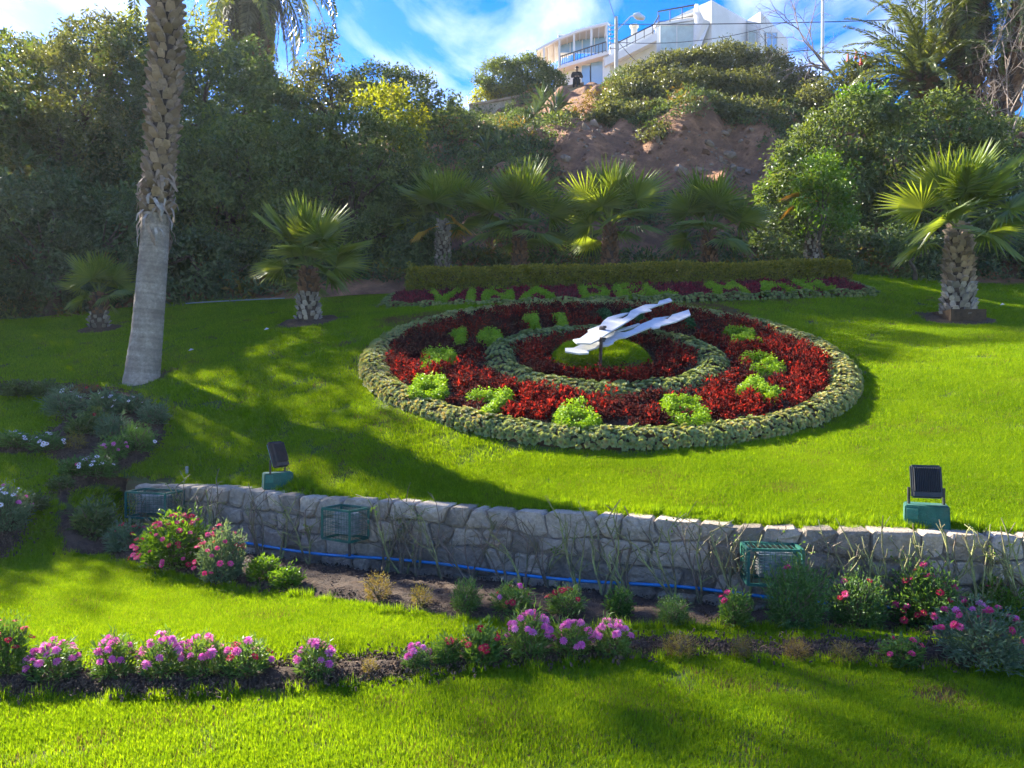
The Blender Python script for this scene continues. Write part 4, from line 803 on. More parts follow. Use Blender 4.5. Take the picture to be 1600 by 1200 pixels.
def date_mesh(L, arch, nl, wl_, mat, seed):
    m = MB(); g = np.random.default_rng(seed); t = np.linspace(0, 1, 9); th = -R(arch) * t ** 1.3; x = np.r_[0, np.cumsum(np.cos(th[:-1]) * L / 8)]; z = np.r_[0, np.cumsum(np.sin(th[:-1]) * L / 8)]
    path = np.stack([x, 0 * x, z], -1); m.tube(path, np.interp(t, [0, .15, 1], [.05, .03, .006]), 4, .7)
    tl = np.linspace(.1, .99, nl); c = np.stack([np.interp(tl, t, x), 0 * tl, np.interp(tl, t, z)], -1); an = np.interp(tl, t, th); fw = np.stack([np.cos(an), 0 * an, np.sin(an)], -1); upv = np.stack([-np.sin(an), 0 * an, np.cos(an)], -1)
    for s in (-1, 1):
        l = wl_ * np.sin(np.clip(tl * 1.1 + .12, 0, 1) * 3.0) ** .6 * g.uniform(.85, 1.1, nl); d = unit(fw * .62 + np.array([0, s, 0]) * .75 + upv * g.uniform(.05, .45, nl)[:, None]) 
        d = unit(d + [0, 0, -.12]); leaves(m, c, d, upv + g.normal(0, .4, (nl, 3)), l, .045, g.uniform(0, 1, nl), fold=.3, droop=.16)
    return m.mesh('frond', mat)
DATE = [date_mesh(3.3, a, 62, .46, M['date'], i) for i, a in enumerate((50, 75, 95))]
DATED = [date_mesh(3.2, a, 56, .42, M['date_dry'], 9 + i) for i, a in enumerate((25, 40))]
def date_crown(root, top, n, e0, e1, scale, dead=0, seed=0, de=(-62, -86)):
    g = random.Random(seed); top = np.array(top) - np.array(root.location)
    for i in range(n):
        t = i / (n - 1); el = R(e0 + (e1 - e0) * t + g.uniform(-7, 7)); az = i * 2.39996 + seed; Rm = Matrix.Rotation(az, 3, 'Z') @ Matrix.Rotation(-el, 3, 'Y') @ Matrix.Rotation(g.uniform(-.4, .4), 3, 'X')
        inst('frond', DATE[g.randrange(3)], root, top + np.array([.15 * math.cos(az), .15 * math.sin(az), -.3 * t]), Rm, scale * g.uniform(.85, 1.08))
    for i in range(dead):
        el = R(g.uniform(*de)); az = i * 2.39996 + 1; Rm = Matrix.Rotation(az, 3, 'Z') @ Matrix.Rotation(-el, 3, 'Y') @ Matrix.Rotation(g.uniform(-.5, .5), 3, 'X')
        inst('frond', DATED[g.randrange(2)], root, top + np.array([.3 * math.cos(az), .3 * math.sin(az), -.35]), Rm, scale * g.uniform(.7, 1.0))
# the tall palm at the left
TY = big_base[1]; ctr = [(221, 598, 30), (223, 580, 25.5), (230, 520, 23), (235, 460, 22), (240, 400, 21), (243, 350, 20.5), (248, 290, 21), (254, 200, 21), (258, 100, 21.5), (261, 0, 22), (264, -120, 22), (266, -300, 22)]
path = np.array([P(a, b, TY) for a, b, _ in ctr]); path[0, 2] -= .15; rad = np.array([w for *_, w in ctr]) / 1200 * TY
big = tag(empty('tall_palm', big_base), 'tall thick palm trunk with pale scaly leaf bases, rising out of the picture', 'palm')
def smooth_path(path, rad, n):
    z = np.linspace(path[0, 2], path[-1, 2], n); return np.stack([np.interp(z, path[:, 2], path[:, 0]), np.interp(z, path[:, 2], path[:, 1]), z], -1), np.interp(z, path[:, 2], rad)
pp, rr = smooth_path(path, rad, 260); rr = rr * (1 + .014 * (np.arange(260) % 3 == 0) + rng.normal(0, .007, 260)); zi = int(np.argmin(np.abs(pp[:, 2] - P(0, 335, TY)[2]))); m = MB(); m.tube(pp[:zi + 1], rr[:zi + 1], 20, np.repeat(rng.uniform(.25, .7, zi), 20), cap=False); m.build('trunk', M['palm_bark'], big, True); m = MB(); m.tube(pp[zi:], rr[zi:] * .80, 20); m.build('upper_trunk', M['boot_core_shade'], big, True)
BB = {k: [boot_mesh(.125, .13, .10, 'leaf_base', M[k]) for _ in range(8)] for k in ('boot', 'boot_grey')}; BT2 = BT; BT = {'boot': BB['boot'], 'boot_grey': BB['boot_grey'], 'boot_red': BT2['boot_red']}
z0 = P(0, 335, TY)[2]; z1 = P(0, -40, TY)[2]; place_boots(big, big_base, pp, rr, z0, z1, 9, .118, ('boot', 'boot'), 1.0)
BT = BT2
STR = []
for _ in range(4):
    m = MB(); w = rng.uniform(.05, .09); l = rng.uniform(.25, .42); m.add([[-w / 2, .0, 0], [w / 2, .0, 0], [-w * .6, .07, -l * .5], [w * .5, .075, -l * .5], [-w * .3, .045, -l], [w * .25, .05, -l * .93]], [[0, 1, 3, 2], [2, 3, 5, 4]], rng.uniform(0, 1)); STR.append(m.mesh('hanging_fibre', M['boot_grey'] if _ % 2 else M['boot']))
for k in range(80):
    zz = rng.uniform(P(0, 372, TY)[2], P(0, 268, TY)[2]); az = rng.uniform(0, 6.283); c = np.array([np.interp(zz, pp[:, 2], pp[:, 0]), np.interp(zz, pp[:, 2], pp[:, 1]), zz]); r_ = np.interp(zz, pp[:, 2], rr) * rng.uniform(.9, 1.04)
    inst('hanging_fibre', STR[k % 4], big, c + np.array([math.cos(az), math.sin(az), 0]) * r_ - big_base, rot_out(az, rng.uniform(-.1, .35)) @ Matrix.Rotation(rng.normal(0, .3), 3, 'Y'), rng.uniform(.4, .85))
date_crown(big, path[-1], 26, 80, -25, 1.0, 0, 3)
# canary palms on the hill
def tall_date(label, base, top, r_, n, e0, e1, sc, dead, seed, boots=True):
    root = tag(empty('date_palm', base), label, 'palm'); base = np.array(base); top = np.array(top); t = np.linspace(0, 1, 8)[:, None]; path = base + (top - base) * t + np.array([0, 0, 0]) ; path[:, 0] += .12 * np.sin(t[:, 0] * 3)
    zz = path[:, 2]; rad = r_ * np.interp(t[:, 0], [0, .1, .85, 1], [1.15, 1, 1, 1.25]); m = MB(); m.tube(path, rad, 12); m.build('trunk', M['boot_core_shade'], root, True)
    if boots:
        q, qr = smooth_path(path, rad, 40); place_boots(root, base, q, qr, base[2] + .2, top[2], 9, .27, ('boot_red', 'boot_red'), 1.7)
    date_crown(root, top, n, e0, e1, sc, dead, seed); return root
b = P(1440, 210, 25.5); tall_date('broad date palm with arching fronds on the right of the hilltop', b, P(1441, 118, 25.5), .34, 62, 86, -25, 1.08, 0, 4)
tall_date('date palm trunk with hanging fronds, crown above the picture, next to the bare tree', P(1505, 230, 25), P(1512, -40, 25), .42, 26, 70, -50, 1.0, 24, 7)
tall_date('leaning date palm trunk at the far right edge', P(1535, 230, 24), P(1622, -10, 24), .45, 26, 70, -55, 1.0, 24, 12)
tall_date('date palm with a skirt of hanging fronds above the left trees', P(400, 250, 31), P(398, -75, 31), .5, 34, 70, -70, 1.45, 80, 15)


# ------------------------------------------------------------------ trees and shrubs
def LB(px, py, rx, rz, Y, dy=0.0, depth=1.0):
    c = P(px, py, Y + dy); k = Y / 1200; return (c[0], c[1], c[2], rx * k, (rx + rz) / 2 * k * depth, rz * k)
def tree(name, label, cat, lobes, Y, mat, size, cov=1.0, base=None, r0=.14, group=None, accents=None, tint=(0, 1), clump=34, crad=None, aspect=.5, under=-.75):
    L = [LB(*l[:4], Y, *(l[4:])) for l in lobes]; arr = np.array(L)
    if base is None: base = np.array([arr[:, 0].mean(), arr[:, 1].mean(), 0])
    else: base = P(base[0], base[1], Y)
    base[2] = max(float(zh(np.array([base[0]]), np.array([base[1]]))[0]), 3.2) if base[1] > 17.2 else gz(base[0], base[1])
    root = tag(empty(name, base), label, cat, group)
    m = MB(); limb_tree(m, base, L, r0); m.build('trunk', M['bark'], root, True)
    m = MB(); crown(m, L, size, cov, clump, crad, aspect=aspect, tint=tint, under=under); mats = [mat]
    if accents:
        A = [LB(*l[:4], Y, *(l[4:])) for l in accents[0]]; crown(m, A, size, cov * .8, clump, crad, aspect=aspect, mi=1); mats.append(accents[1])
    m.build('crown', mats, root); return root
TG = 'trees of the dark wood at the left'
tree('evergreen_tree', 'hazy tall evergreen at the far left under the open sky', 'tree', [(95, 150, 100, 80), (35, 230, 85, 80), (150, 240, 95, 90), (150, 80, 60, 50), (70, 330, 90, 80)], 21, M['tree_olive'], .12, .95, (90, 440), .2, TG)
tree('evergreen_tree', 'tall dark evergreen behind the tall palm trunk', 'tree', [(330, 150, 105, 90), (230, 120, 70, 80), (400, 190, 80, 80), (290, 230, 100, 90), (210, 250, 70, 90)], 22, M['tree_dark'], .12, .95, (310, 440), .2, TG, ([(300, 62, 45, 40), (225, 50, 35, 30)], M['leaf_yellow']))
tree('evergreen_tree', 'dense dark evergreen between the tall trunk and the lone fan palm', 'tree', [(400, 280, 95, 100), (340, 340, 95, 90), (300, 290, 80, 90), (430, 370, 80, 80)], 19.5, M['tree_mid'], .13, 1.0, (370, 450), .18, TG)
tree('evergreen_tree', 'rounded dark evergreen with yellow-green tips, rightmost of the left wood', 'tree', [(540, 240, 85, 60), (600, 275, 70, 90), (525, 320, 100, 100), (600, 385, 75, 70), (455, 290, 70, 100), (500, 410, 90, 55)], 18.8, M['tree_mid'], .11, 1.15, (560, 450), .18, TG, ([(598, 158, 42, 22), (640, 200, 25, 25)], M['leaf_yellow']))
tree('broadleaf_tree', 'small dark round-topped tree against the sky left of the hilltop bushes', 'tree', [(635, 140, 40, 32), (590, 135, 40, 30), (615, 165, 55, 28), (560, 150, 40, 30)], 29, M['tree_mid'], .13, 1.1, (615, 250), .16)
tree('conifer', 'thin drooping vine-hung conifer tip rising from the left wood', 'tree', [(507, 75, 13, 30), (505, 115, 26, 35), (485, 150, 45, 40), (530, 160, 35, 35)], 22.5, M['tree_olive'], .12, .8, (505, 300), .1)
tree('evergreen_shrub', 'low shadowy shrub mass at the far left edge of the lawn', 'shrub', [(55, 350, 110, 80), (15, 420, 80, 65), (130, 420, 70, 55), (190, 370, 65, 70)], 17.3, M['tree_dark'], .12, 1.0, (70, 470), .12)
tree('evergreen_shrub', 'low dark shrub at the back of the left lawn, behind the hose', 'shrub', [(300, 415, 90, 50), (390, 425, 70, 42), (240, 420, 50, 45)], 17.8, M['tree_dark'], .12, 1.0, (330, 470), .1)
tree('evergreen_shrub', 'dark shrub filling the gap left of the hedge', 'shrub', [(600, 425, 50, 35), (560, 430, 60, 30), (650, 380, 35, 45)], 18.2, M['tree_dark'], .12, 1.0, (600, 460), .1)
# trees left of the picture whose shade falls on the lawns
tree('evergreen_tree', 'tall evergreen standing just outside the left edge', 'tree', [(-90, 140, 110, 110), (-60, 300, 100, 100), (-160, 260, 90, 120), (-120, 400, 110, 80)], 18.5, M['tree_mid'], .2, .7, (-90, 470), .25, TG)
tree('evergreen_tree', 'round evergreen outside the left edge shading the left lawn', 'tree', [(-230, 250, 110, 120), (-190, 180, 60, 50), (-290, 100, 75, 60), (-330, 300, 110, 110), (-160, 340, 90, 90), (-270, 400, 120, 80)], 16.2, M['tree_mid'], .2, .7, (-240, 480), .2, TG)
tree('evergreen_shrub', 'low evergreen outside the left edge beside the beds', 'shrub', [(-290, 330, 110, 90), (-250, 430, 110, 70)], 12.6, M['tree_mid'], .2, .6, (-270, 500), .1)
tree('evergreen_tree', 'far evergreen closing the gap high in the left wood', 'tree', [(60, 160, 110, 90), (180, 150, 110, 90), (300, 190, 120, 100), (420, 210, 110, 90), (140, 260, 140, 90), (330, 290, 140, 90)], 26, M['tree_dark'], .17, .9, (200, 400), .25, TG)
tree('evergreen_tree', 'far evergreen filling the lower back of the left wood', 'tree', [(30, 300, 120, 110), (180, 340, 120, 100), (330, 350, 120, 90), (480, 330, 110, 100), (600, 330, 80, 100)], 21.5, M['tree_dark'], .15, .8, (250, 420), .2, TG)
tree('gum_tree', 'very tall tree outside the left edge, its crown shading the front lawn', 'tree', [(-160, -155, 80, 55), (-95, -185, 70, 50)], 19, M['tree_mid'], .24, .75, (-190, 470), .28)
RG = 'leafy shrubs at the right'
tree('evergreen_shrub', 'tall yellow-tipped climbing shrub right of the bare earth', 'shrub', [(1310, 215, 62, 50), (1275, 265, 65, 60), (1340, 178, 42, 32), (1250, 320, 60, 55), (1320, 310, 65, 70)], 21, M['tree_mid'], .125, 1.05, (1300, 450), .14, RG, ([(1345, 150, 38, 14), (1240, 262, 22, 30), (1215, 300, 20, 30)], M['leaf_bright']))
tree('evergreen_shrub', 'large glossy rounded shrub behind the right palm', 'shrub', [(1465, 205, 80, 52), (1415, 265, 70, 62), (1500, 270, 80, 60), (1540, 240, 45, 45), (1440, 340, 95, 60)], 20.2, M['tree_mid'], .125, 1.1, (1460, 450), .14, RG)
tree('evergreen_shrub', 'bright green bushy climber hiding the overgrown palm', 'shrub', [(1285, 280, 40, 36), (1292, 335, 36, 45), (1275, 310, 36, 40)], 17.6, M['leaf_bright'], .095, 1.0, (1290, 430), .05, RG)
tree('evergreen_shrub', 'dark low shrub under the climbers right of the hedge', 'shrub', [(1370, 400, 80, 48), (1300, 400, 50, 40), (1225, 375, 50, 45)], 18.6, M['tree_dark'], .11, 1.1, (1360, 450), .08, RG)
tree('evergreen_shrub', 'dark shrub behind the trunk of the right palm', 'shrub', [(1480, 415, 80, 45), (1570, 400, 60, 60), (1610, 430, 50, 50), (1560, 320, 55, 60)], 18.2, M['tree_dark'], .11, 1.1, (1520, 460), .08, RG)
tree('hilltop_bush', 'big grey-green glossy bush on the hilltop below the white house', 'bush', [(1008, 148, 56, 42), (1060, 124, 60, 38), (985, 172, 46, 38, -3.5), (1065, 168, 65, 46, -3.5), (1030, 200, 58, 26, -6), (1095, 130, 45, 38), (1100, 200, 60, 32, -6.5), (960, 195, 34, 28, -6)], 34, M['tree_olive'], .135, 2.0, (1040, 150), .15)
tree('hilltop_bush', 'big dark bush on the hilltop with hanging growth, right of the grey-green bush', 'bush', [(1130, 114, 60, 42), (1190, 124, 52, 42), (1150, 164, 70, 42, -3), (1235, 160, 45, 45, -2), (1215, 195, 55, 30, -5), (1255, 195, 40, 45, -4), (1160, 205, 60, 28, -6.5), (1225, 235, 42, 34, -7.5)], 33.5, M['tree_olive'], .135, 2.0, (1180, 150), .15)
tree('hilltop_bush', 'rounded olive bush on the skyline left of the seated person', 'bush', [(785, 124, 38, 28), (825, 119, 38, 26), (858, 132, 26, 20), (812, 140, 55, 16)], 39.5, M['tree_mid'], .14, 1.9, (815, 155), .12, None, ([(752, 150, 16, 8), (790, 146, 18, 5)], M['leaf_yellow']))
tree('slope_shrub', 'dark scrubby shrub on the slope below the stone parapet', 'shrub', [(690, 185, 45, 32), (720, 215, 50, 35), (670, 230, 45, 40), (700, 265, 60, 30)], 29, M['tree_mid'], .16, 1.0, (695, 280), .1)
tree('slope_shrub', 'green shrub at the foot of the slope above the third fan palm', 'shrub', [(770, 255, 50, 28), (820, 245, 45, 25), (750, 290, 60, 25)], 26, M['tree_mid'], .15, 1.0, (780, 290), .08)
tree('slope_shrub', 'brown dry bush hanging beside the seated person', 'bush', [(938, 158, 20, 18), (915, 180, 20, 18), (893, 205, 22, 18)], 31, M['dry_leaf'], .13, .8, (915, 200), .06)
tree('slope_shrub', 'small leafy bush hanging over the bare earth', 'bush', [(1020, 222, 22, 14), (1038, 212, 20, 16)], 25.5, M['tree_olive'], .12, .9, (1025, 232), .04)
tree('slope_shrub', 'dark bush on the crest between the mast and the climbing shrub', 'bush', [(1290, 150, 35, 25), (1345, 118, 30, 16), (1310, 140, 35, 22)], 27, M['tree_olive'], .13, 1.0, (1310, 190), .06)
tree('young_tree', 'thin crooked sapling left of the right palm trunk', 'sapling', [(1420, 372, 26, 24)], 17, M['tree_mid'], .1, .8, (1428, 440), .05)
# undergrowth over the hillside except the bare earth
def clumpy(n, r_, s): 
    m = MB(); d = rdir(n); d[:, 2] = np.abs(d[:, 2]); p = d * (rng.uniform(.1, 1, (n, 1)) ** .5) * [r_, r_, r_ * .6]; leaves(m, p, unit(d + rng.normal(0, .6, (n, 3))), unit(d + [0, 0, .6] + rng.normal(0, .4, (n, 3))), s * rng.uniform(.7, 1.3, n), s * .45, rng.uniform(0, 1, n)); return m
UG = [proto('undergrowth', clumpy(90, .5, .12), M['tree_mid']), proto('undergrowth', clumpy(90, .5, .12), M['tree_dark']), proto('undergrowth', clumpy(80, .5, .13), M['tree_olive']), proto('dead_scrub', clumpy(70, .5, .16), M['dry_leaf'])]
BARE = np.array([(872, 235), (892, 205), (905, 178), (940, 178), (955, 200), (985, 212), (1060, 205), (1130, 205), (1195, 205), (1210, 300), (1060, 310), (960, 300), (878, 280)], float)
n = 8500; x = rng.uniform(-30, 26, n); y = rng.uniform(16.95, 40, n); z = zh(x, y); a, b = proj(np.stack([x, y, z], -1))
sd = poly_sd(a, b, BARE); ok = ~((a > 866) & (a < 950) & (b > 100) & (b < 178)) & ((sd < -4) | (rng.uniform(0, 1, n) < .02)) & ((y > 17.9) | (x < -2.7) | (x > 8)) & (np.sin(x * 1.3) * np.sin(y * 1.1 + 1) < .6)
x, y, z = x[ok], y[ok], z[ok]; k = len(x); pk = rng.choice(4, k, p=[.22, .52, .2, .06])
scatter('hillside_undergrowth', np.stack([x, y, z], -1), np.stack([rng.normal(0, .2, k), rng.normal(0, .2, k), rng.uniform(0, 6.28, k)], -1), rng.uniform(.6, 1.3, k), pk, UG, 'tangled green undergrowth covering the hillside', 'undergrowth')
# aloes and agaves
def spiky(n, L, w, el0, el1):
    m = MB(); k = np.arange(n); az = k * 2.39996; t = k / n; el = np.radians(el0 + (el1 - el0) * t) ; a = np.stack([np.cos(az) * np.cos(el), np.sin(az) * np.cos(el), np.sin(el)], -1); nn = np.stack([-np.cos(az) * np.sin(el), -np.sin(az) * np.sin(el), np.cos(el)], -1)
    leaves(m, a * .05, a, nn, L * rng.uniform(.8, 1.1, n), w, rng.uniform(0, 1, n), fold=.35, droop=.15); return m.mesh('leaf_rosette', M['aloe'])
AL = [spiky(22, .75, .10, 80, 5) for _ in range(3)]
def aloe(label, spots, Y, s, red=False):
    b = P(*spots[0], Y); root = tag(empty('aloe_clump', b), label, 'aloe')
    for px, py in spots:
        q = P(px, py, Y + rng.uniform(-.5, .5)) - b; inst('leaf_rosette', AL[rng.integers(0, 3)], root, q, (rng.uniform(.1, .6), rng.uniform(-.3, .3), rng.uniform(0, 6)), s * rng.uniform(.8, 1.2))
        if red:
            m = MB(); m.tube([q, q + [0, 0, .55 * s]], .02, 4); m.tube([q + [0, 0, .5 * s], q + [0, 0, .95 * s]], [.075, .02], 6, mi=1); m.build('flower_spike', [M['cane'], M['red_flower']], root, local=True)
aloe('spiky grey-green aloe clump below the end of the parapet', [(850, 165), (835, 180), (868, 172), (822, 195), (845, 200), (860, 188), (812, 210)], 29, 1.0)
aloe('small aloe clump low on the slope above the second fan palm', [(800, 235), (780, 228), (822, 238), (760, 240)], 26, .9)
aloe('aloes with red flower spikes on the crest left of the date palm', [(1338, 108), (1325, 112), (1352, 112), (1345, 118)], 26.5, .7, True)
# pale rocks in the earth face
for px, py, r_, lb in [(1108, 226, 8, 'pale angular rock high in the bare earth bank'), (1140, 243, 9, 'flat pale rock in the middle of the bare earth bank'), (1094, 268, 9, 'upright pale rock low in the bare earth bank'), (1128, 254, 6, 'small pale rock beside the flat one in the earth bank'), (1065, 270, 11, 'brown rock at the left of the pale rocks'), (1132, 210, 6, 'small pale stone at the top of the earth bank'), (885, 250, 8, 'pale stone at the left end of the earth bank')]:
    Y = 25.0
    for Y in np.arange(20, 36, .1):
        q = P(px, py, Y)
        if zh(np.array([q[0]]), np.array([q[1]]))[0] > q[2]: break
    bm = bmesh.new(); bmesh.ops.create_icosphere(bm, subdivisions=2, radius=r_ / 1200 * Y)
    for v in bm.verts: v.co = Vector((v.co.x * 1.25, v.co.y * .8, v.co.z * .8)) * (1 + random.uniform(-.2, .2))
    me = bpy.data.meshes.new('rock'); bm.to_mesh(me); bm.free(); me.materials.append(M['rock']); tag(inst('rock', me, None, q - [0, .05, 0], (random.random(), random.random(), random.random())), lb, 'rock', 'rocks in the bare earth bank')
# rubble on the bare bank
PB_ = []
for k in range(3):
    bm = bmesh.new(); bmesh.ops.create_icosphere(bm, subdivisions=1, radius=.09)
    for v in bm.verts: v.co = v.co * random.uniform(.6, 1.3)
    me = bpy.data.meshes.new('pebble'); bm.to_mesh(me); bm.free(); me.materials.append(M['rock'] if k else M['clay']); PB_.append(bpy.data.objects.new('pebble', me))
n = 2600; x = rng.uniform(.5, 10, n); y = rng.uniform(19.5, 30, n); z = zh(x, y); a, b = proj(np.stack([x, y, z], -1)); ok = poly_sd(a, b, BARE) > -6; x, y, z = x[ok], y[ok], z[ok]; k = len(x)
scatter('bank_rubble', np.stack([x, y, z], -1), rng.uniform(0, 6, (k, 3)), rng.exponential(.35, k) + .15, rng.choice(3, k, p=[.6, .2, .2]), PB_, 'loose stones and clods on the bare earth bank', 'rubble')
# bare trees at the right
def bare_tree(label, base, tips, r0, mat='twig'):
    root = tag(empty('bare_tree', base), label, 'tree'); base = np.array(base); tr = MB(); n = 0
    fork = base + (np.mean(tips, 0) - base) * .4; tr.tube([base, (base + fork) / 2 + rng.normal(0, .1, 3), fork], [r0, r0 * .8, r0 * .65], 6); tr.build('trunk', M[mat], root, True); m = MB()
    def br(p, d, l, r_, lv):
        q = p; pts = [p]
        for _ in range(4): d = unit(d + rng.normal(0, .22, 3)); q = q + d * l / 4; pts.append(q)
        m.tube(pts, np.linspace(r_, r_ * .45, 5), 4, cap=False)
        if lv > 0:
            for k in (2, 3, 4, 4): br(pts[k], unit(d + rng.normal(0, .65, 3)), l * rng.uniform(.5, .75), r_ * .5, lv - 1)
    for t_ in tips: br(fork, unit(np.array(t_) - fork), np.linalg.norm(np.array(t_) - fork) * .75, r0 * .45, 3)
    m.build('branches', M[mat], root)
bare_tree('leafless tree with fine pinkish twigs right of the white house', P(1330, 150, 30), [P(1230, 20, 30), P(1255, 60, 30), P(1240, 90, 30.5), P(1290, 10, 31), P(1215, 75, 30)], .09)
bare_tree('leafless pale tree in front of the date palm trunks at the far right', P(1580, 300, 22), [P(1540, 80, 22), P(1590, 60, 22), P(1560, 140, 22), P(1610, 120, 22), P(1510, 110, 22)], .07)

# ------------------------------------------------------------------ hilltop: parapet, house, poles, person
par = tag(empty('parapet_wall', P(800, 170, 38)), 'low grey stone parapet along the hilltop', 'wall')
pt = [P(733, 163, 38.6), P(790, 153, 38.3), P(850, 142, 38.1), P(912, 129, 38)]
m = MB(); m2 = MB()
for a, b in zip(pt[:-1], pt[1:]):
    m.slab([a - [0, 0, 1.1], b - [0, 0, 1.1], b - [0, 0, .12], a - [0, 0, .12]], (0, .4, 0)); m2.slab([a - [0, .08, .118], b - [0, .08, .118], b - [0, .08, 0], a - [0, .08, 0]], (0, .56, 0))
m.build('wall_body', M['stone'], par); m2.build('coping', M['rock'], par)

HO = P(1060, 130, 48)
house = tag(empty('white_house', HO), 'modern white house with balconies on top of the hill', 'house')
def hpart(name, mat, f, parent=house):
    m = MB(); f(m); return m.build(name, mat, parent)
def plan(m, pts, z0, z1):
    a = np.array([[x, y, z0] for x, y in pts]); m.slab(a[::-1] if False else a, (0, 0, z1 - z0))
def XY(px, Y): return ((px - 800) / 1200 * Y, Y)
def Z(py, Y): return 1.6 + (600 - py) / 1200 * Y
zt = Z(0, 48.0)
hpart('wall', M['house_white'], lambda m: plan(m, [XY(1086, 49.0), XY(1112, 48.0), XY(1166, 50.6), XY(1190, 56), XY(1110, 57)], 14, zt))
zt2 = Z(18, 49.4)
hpart('wall', M['house_white'], lambda m: plan(m, [XY(1165.5, 50.75), XY(1188, 49.4), XY(1231, 53.4), XY(1222, 58), XY(1175, 58)], 14, zt2))
# fin wall with curved sweep left of the corner
hpart('fin_wall', M['house_white'], lambda m: m.slab([P(1084, 75, 48.3), P(1094, 75, 48.0), P(1110, 34, 47.9), P(1100, 30, 47.9), P(1094, 18, 48.0), P(1091, 6, 48.1), P(1086, 6, 48.3)], (.05, .45, 0)))
# block with the big curtained window
A0, A1 = XY(1024, 49.6), XY(1086, 48.7)
hpart('wall', M['house_white'], lambda m: plan(m, [A0, A1, (A1[0] + .6, A1[1] + 6), (A0[0] + .6, A0[1] + 6)], 14, Z(38, 49.2)))
def facade_rect(m, px0, px1, pyA, pyB, Y0, Y1, off, depth):
    a, b = P(px0, pyB, Y0), P(px1, pyB, Y1); c, d = P(px1, pyA, Y1), P(px0, pyA, Y0); m.slab(np.array([a, b, c, d]) + [0, -off, 0], (0, depth, 0))
def window(px0, px1, pyA, pyB, Y0, Y1, mat, mull=1, off=.05):
    m = MB(); facade_rect(m, px0, px1, pyA, pyB, Y0, Y1, off, .03); w = m.build('window', mat, house)
    m = MB(); fr = .07
    ps = [P(px0, pyB, Y0), P(px1, pyB, Y1), P(px1, pyA, Y1), P(px0, pyA, Y0)]
    for a, b in zip(ps, ps[1:] + ps[:1]): m.bar(a - [0, off + .03, 0], b - [0, off + .03, 0], fr)
    for k in range(1, mull + 1): t = k / (mull + 1); m.bar(ps[0] + (ps[1] - ps[0]) * t - [0, off + .03, 0], ps[3] + (ps[2] - ps[3]) * t - [0, off + .03, 0], fr)
    o = inst('window_frame', m.mesh('window_frame', M['house_white'], False, HO), w); return w
window(1031, 1083, 41, 80, 49.4, 48.7, M['curtain'], 1, .12)
window(1168, 1180, 49, 70, 50.5, 49.8, M['curtain'], 0, .12)
window(1196, 1213, 52, 82, 50.1, 51.7, M['glass'], 1, .14)
# balcony railing above the window block
def railing(pts, hgt, n, name='railing', w=.05):
    pts = [np.array(p) for p in pts]; rl = hpart(name, M['rail'], lambda m: [m.bar(a + [0, 0, hgt], b + [0, 0, hgt], w * 1.5) for a, b in zip(pts[:-1], pts[1:])])
    m = MB()
    for a, b in zip(pts[:-1], pts[1:]):
        for t in np.linspace(0, 1, n): q = a + (b - a) * t; m.bar(q, q + [0, 0, hgt], w)
        m.bar(a + [0, 0, .1], b + [0, 0, .1], w * .7)
    inst('balusters', m.mesh('balusters', M['rail'], False, HO), rl)
railing([P(1028, 37, 49.5), P(1085, 27, 48.7)], .78, 4, w=.07)
hpart('coping', M['house_white'], lambda m: m.slab([P(1022, 40, 49.65), P(1087, 31, 48.6), P(1087, 27, 48.6), P(1022, 36, 49.65)], (0, .5, 0)))
# covered penthouse behind the balcony (roof slope)
hpart('roof', M['house_white'], lambda m: m.slab([P(1035, 36, 51), P(1098, 6, 50), P(1110, 2, 50), P(1110, 10, 50), P(1098, 14, 50), P(1040, 38, 51)], (0, 4, 0)))
# terrace ramp with its railing
hpart('terrace_slab', M['house_white'], lambda m: m.slab([P(945, 103, 47.5), P(1026, 63, 47.5), P(1026, 52, 47.5), P(968, 80, 47.5), P(945, 90, 47.5)], (0, 5, 0)))
railing([P(966, 80, 47.6), P(1020, 53, 47.6)], .55, 5, w=.06)
railing([P(1020, 53, 47.6), P(1030, 36, 47.8)], .5, 2, w=.06)
hpart('wall', M['house_cream'], lambda m: m.slab([P(944, 145, 48.2), P(1026, 145, 48.2), P(1026, 62, 48.2), P(944, 100, 48.2)], (0, 5, 0)))
# left wing: lower glazing, balcony slab, glazed room, arched canopy
hpart('wall', M['house_white'], lambda m: m.slab([P(868, 150, 50.5), P(951, 150, 48.3), P(951, 88, 48.3), P(868, 108, 50.5)], (0, 5, 0)))
window(908, 922, 103, 140, 49.3, 48.9, M['glass'], 0, .15); window(922, 943, 97, 140, 48.9, 48.5, M['glass'], 0, .15)
hpart('pier', M['house_white'], lambda m: m.slab([P(943, 145, 47.8), P(953, 145, 47.8), P(953, 84, 47.8), P(943, 86, 47.8)], (0, .5, 0)))
hpart('balcony_slab', M['house_white'], lambda m: m.slab([P(872, 108, 49.6), P(952, 84, 47.4), P(952, 78, 47.4), P(872, 103, 49.6)], (0, 2, 0)))
railing([P(876, 103, 49.5), P(902, 95, 48.9), P(947, 81, 47.5)], .62, 9)
window(872, 948, 56, 84, 50.8, 49.3, M['glass'], 3, .1)
arch = [(838, 81), (850, 74), (866, 66), (884, 58), (904, 50), (925, 44), (950, 38)]
def YA(px): return 51 - (px - 838) / 112 * 3.2
m = MB()
for (a, b), (c, d) in zip(arch[:-1], arch[1:]):
    p0, p1 = P(a, b, YA(a)), P(c, d, YA(c)); m.slab([p0, p1, p1 + [0, 0, .07], p0 + [0, 0, .07]], (.2, 2.4, -.25))
m.build('canopy', M['house_cream'], house)
m = MB()
for (a, b), (c, d) in zip(arch[:-1], arch[1:]): m.bar(P(a, b - 1, YA(a) - .05), P(c, d - 1, YA(c) - .05), .22)
m.build('canopy_beam', M['house_white'], house)
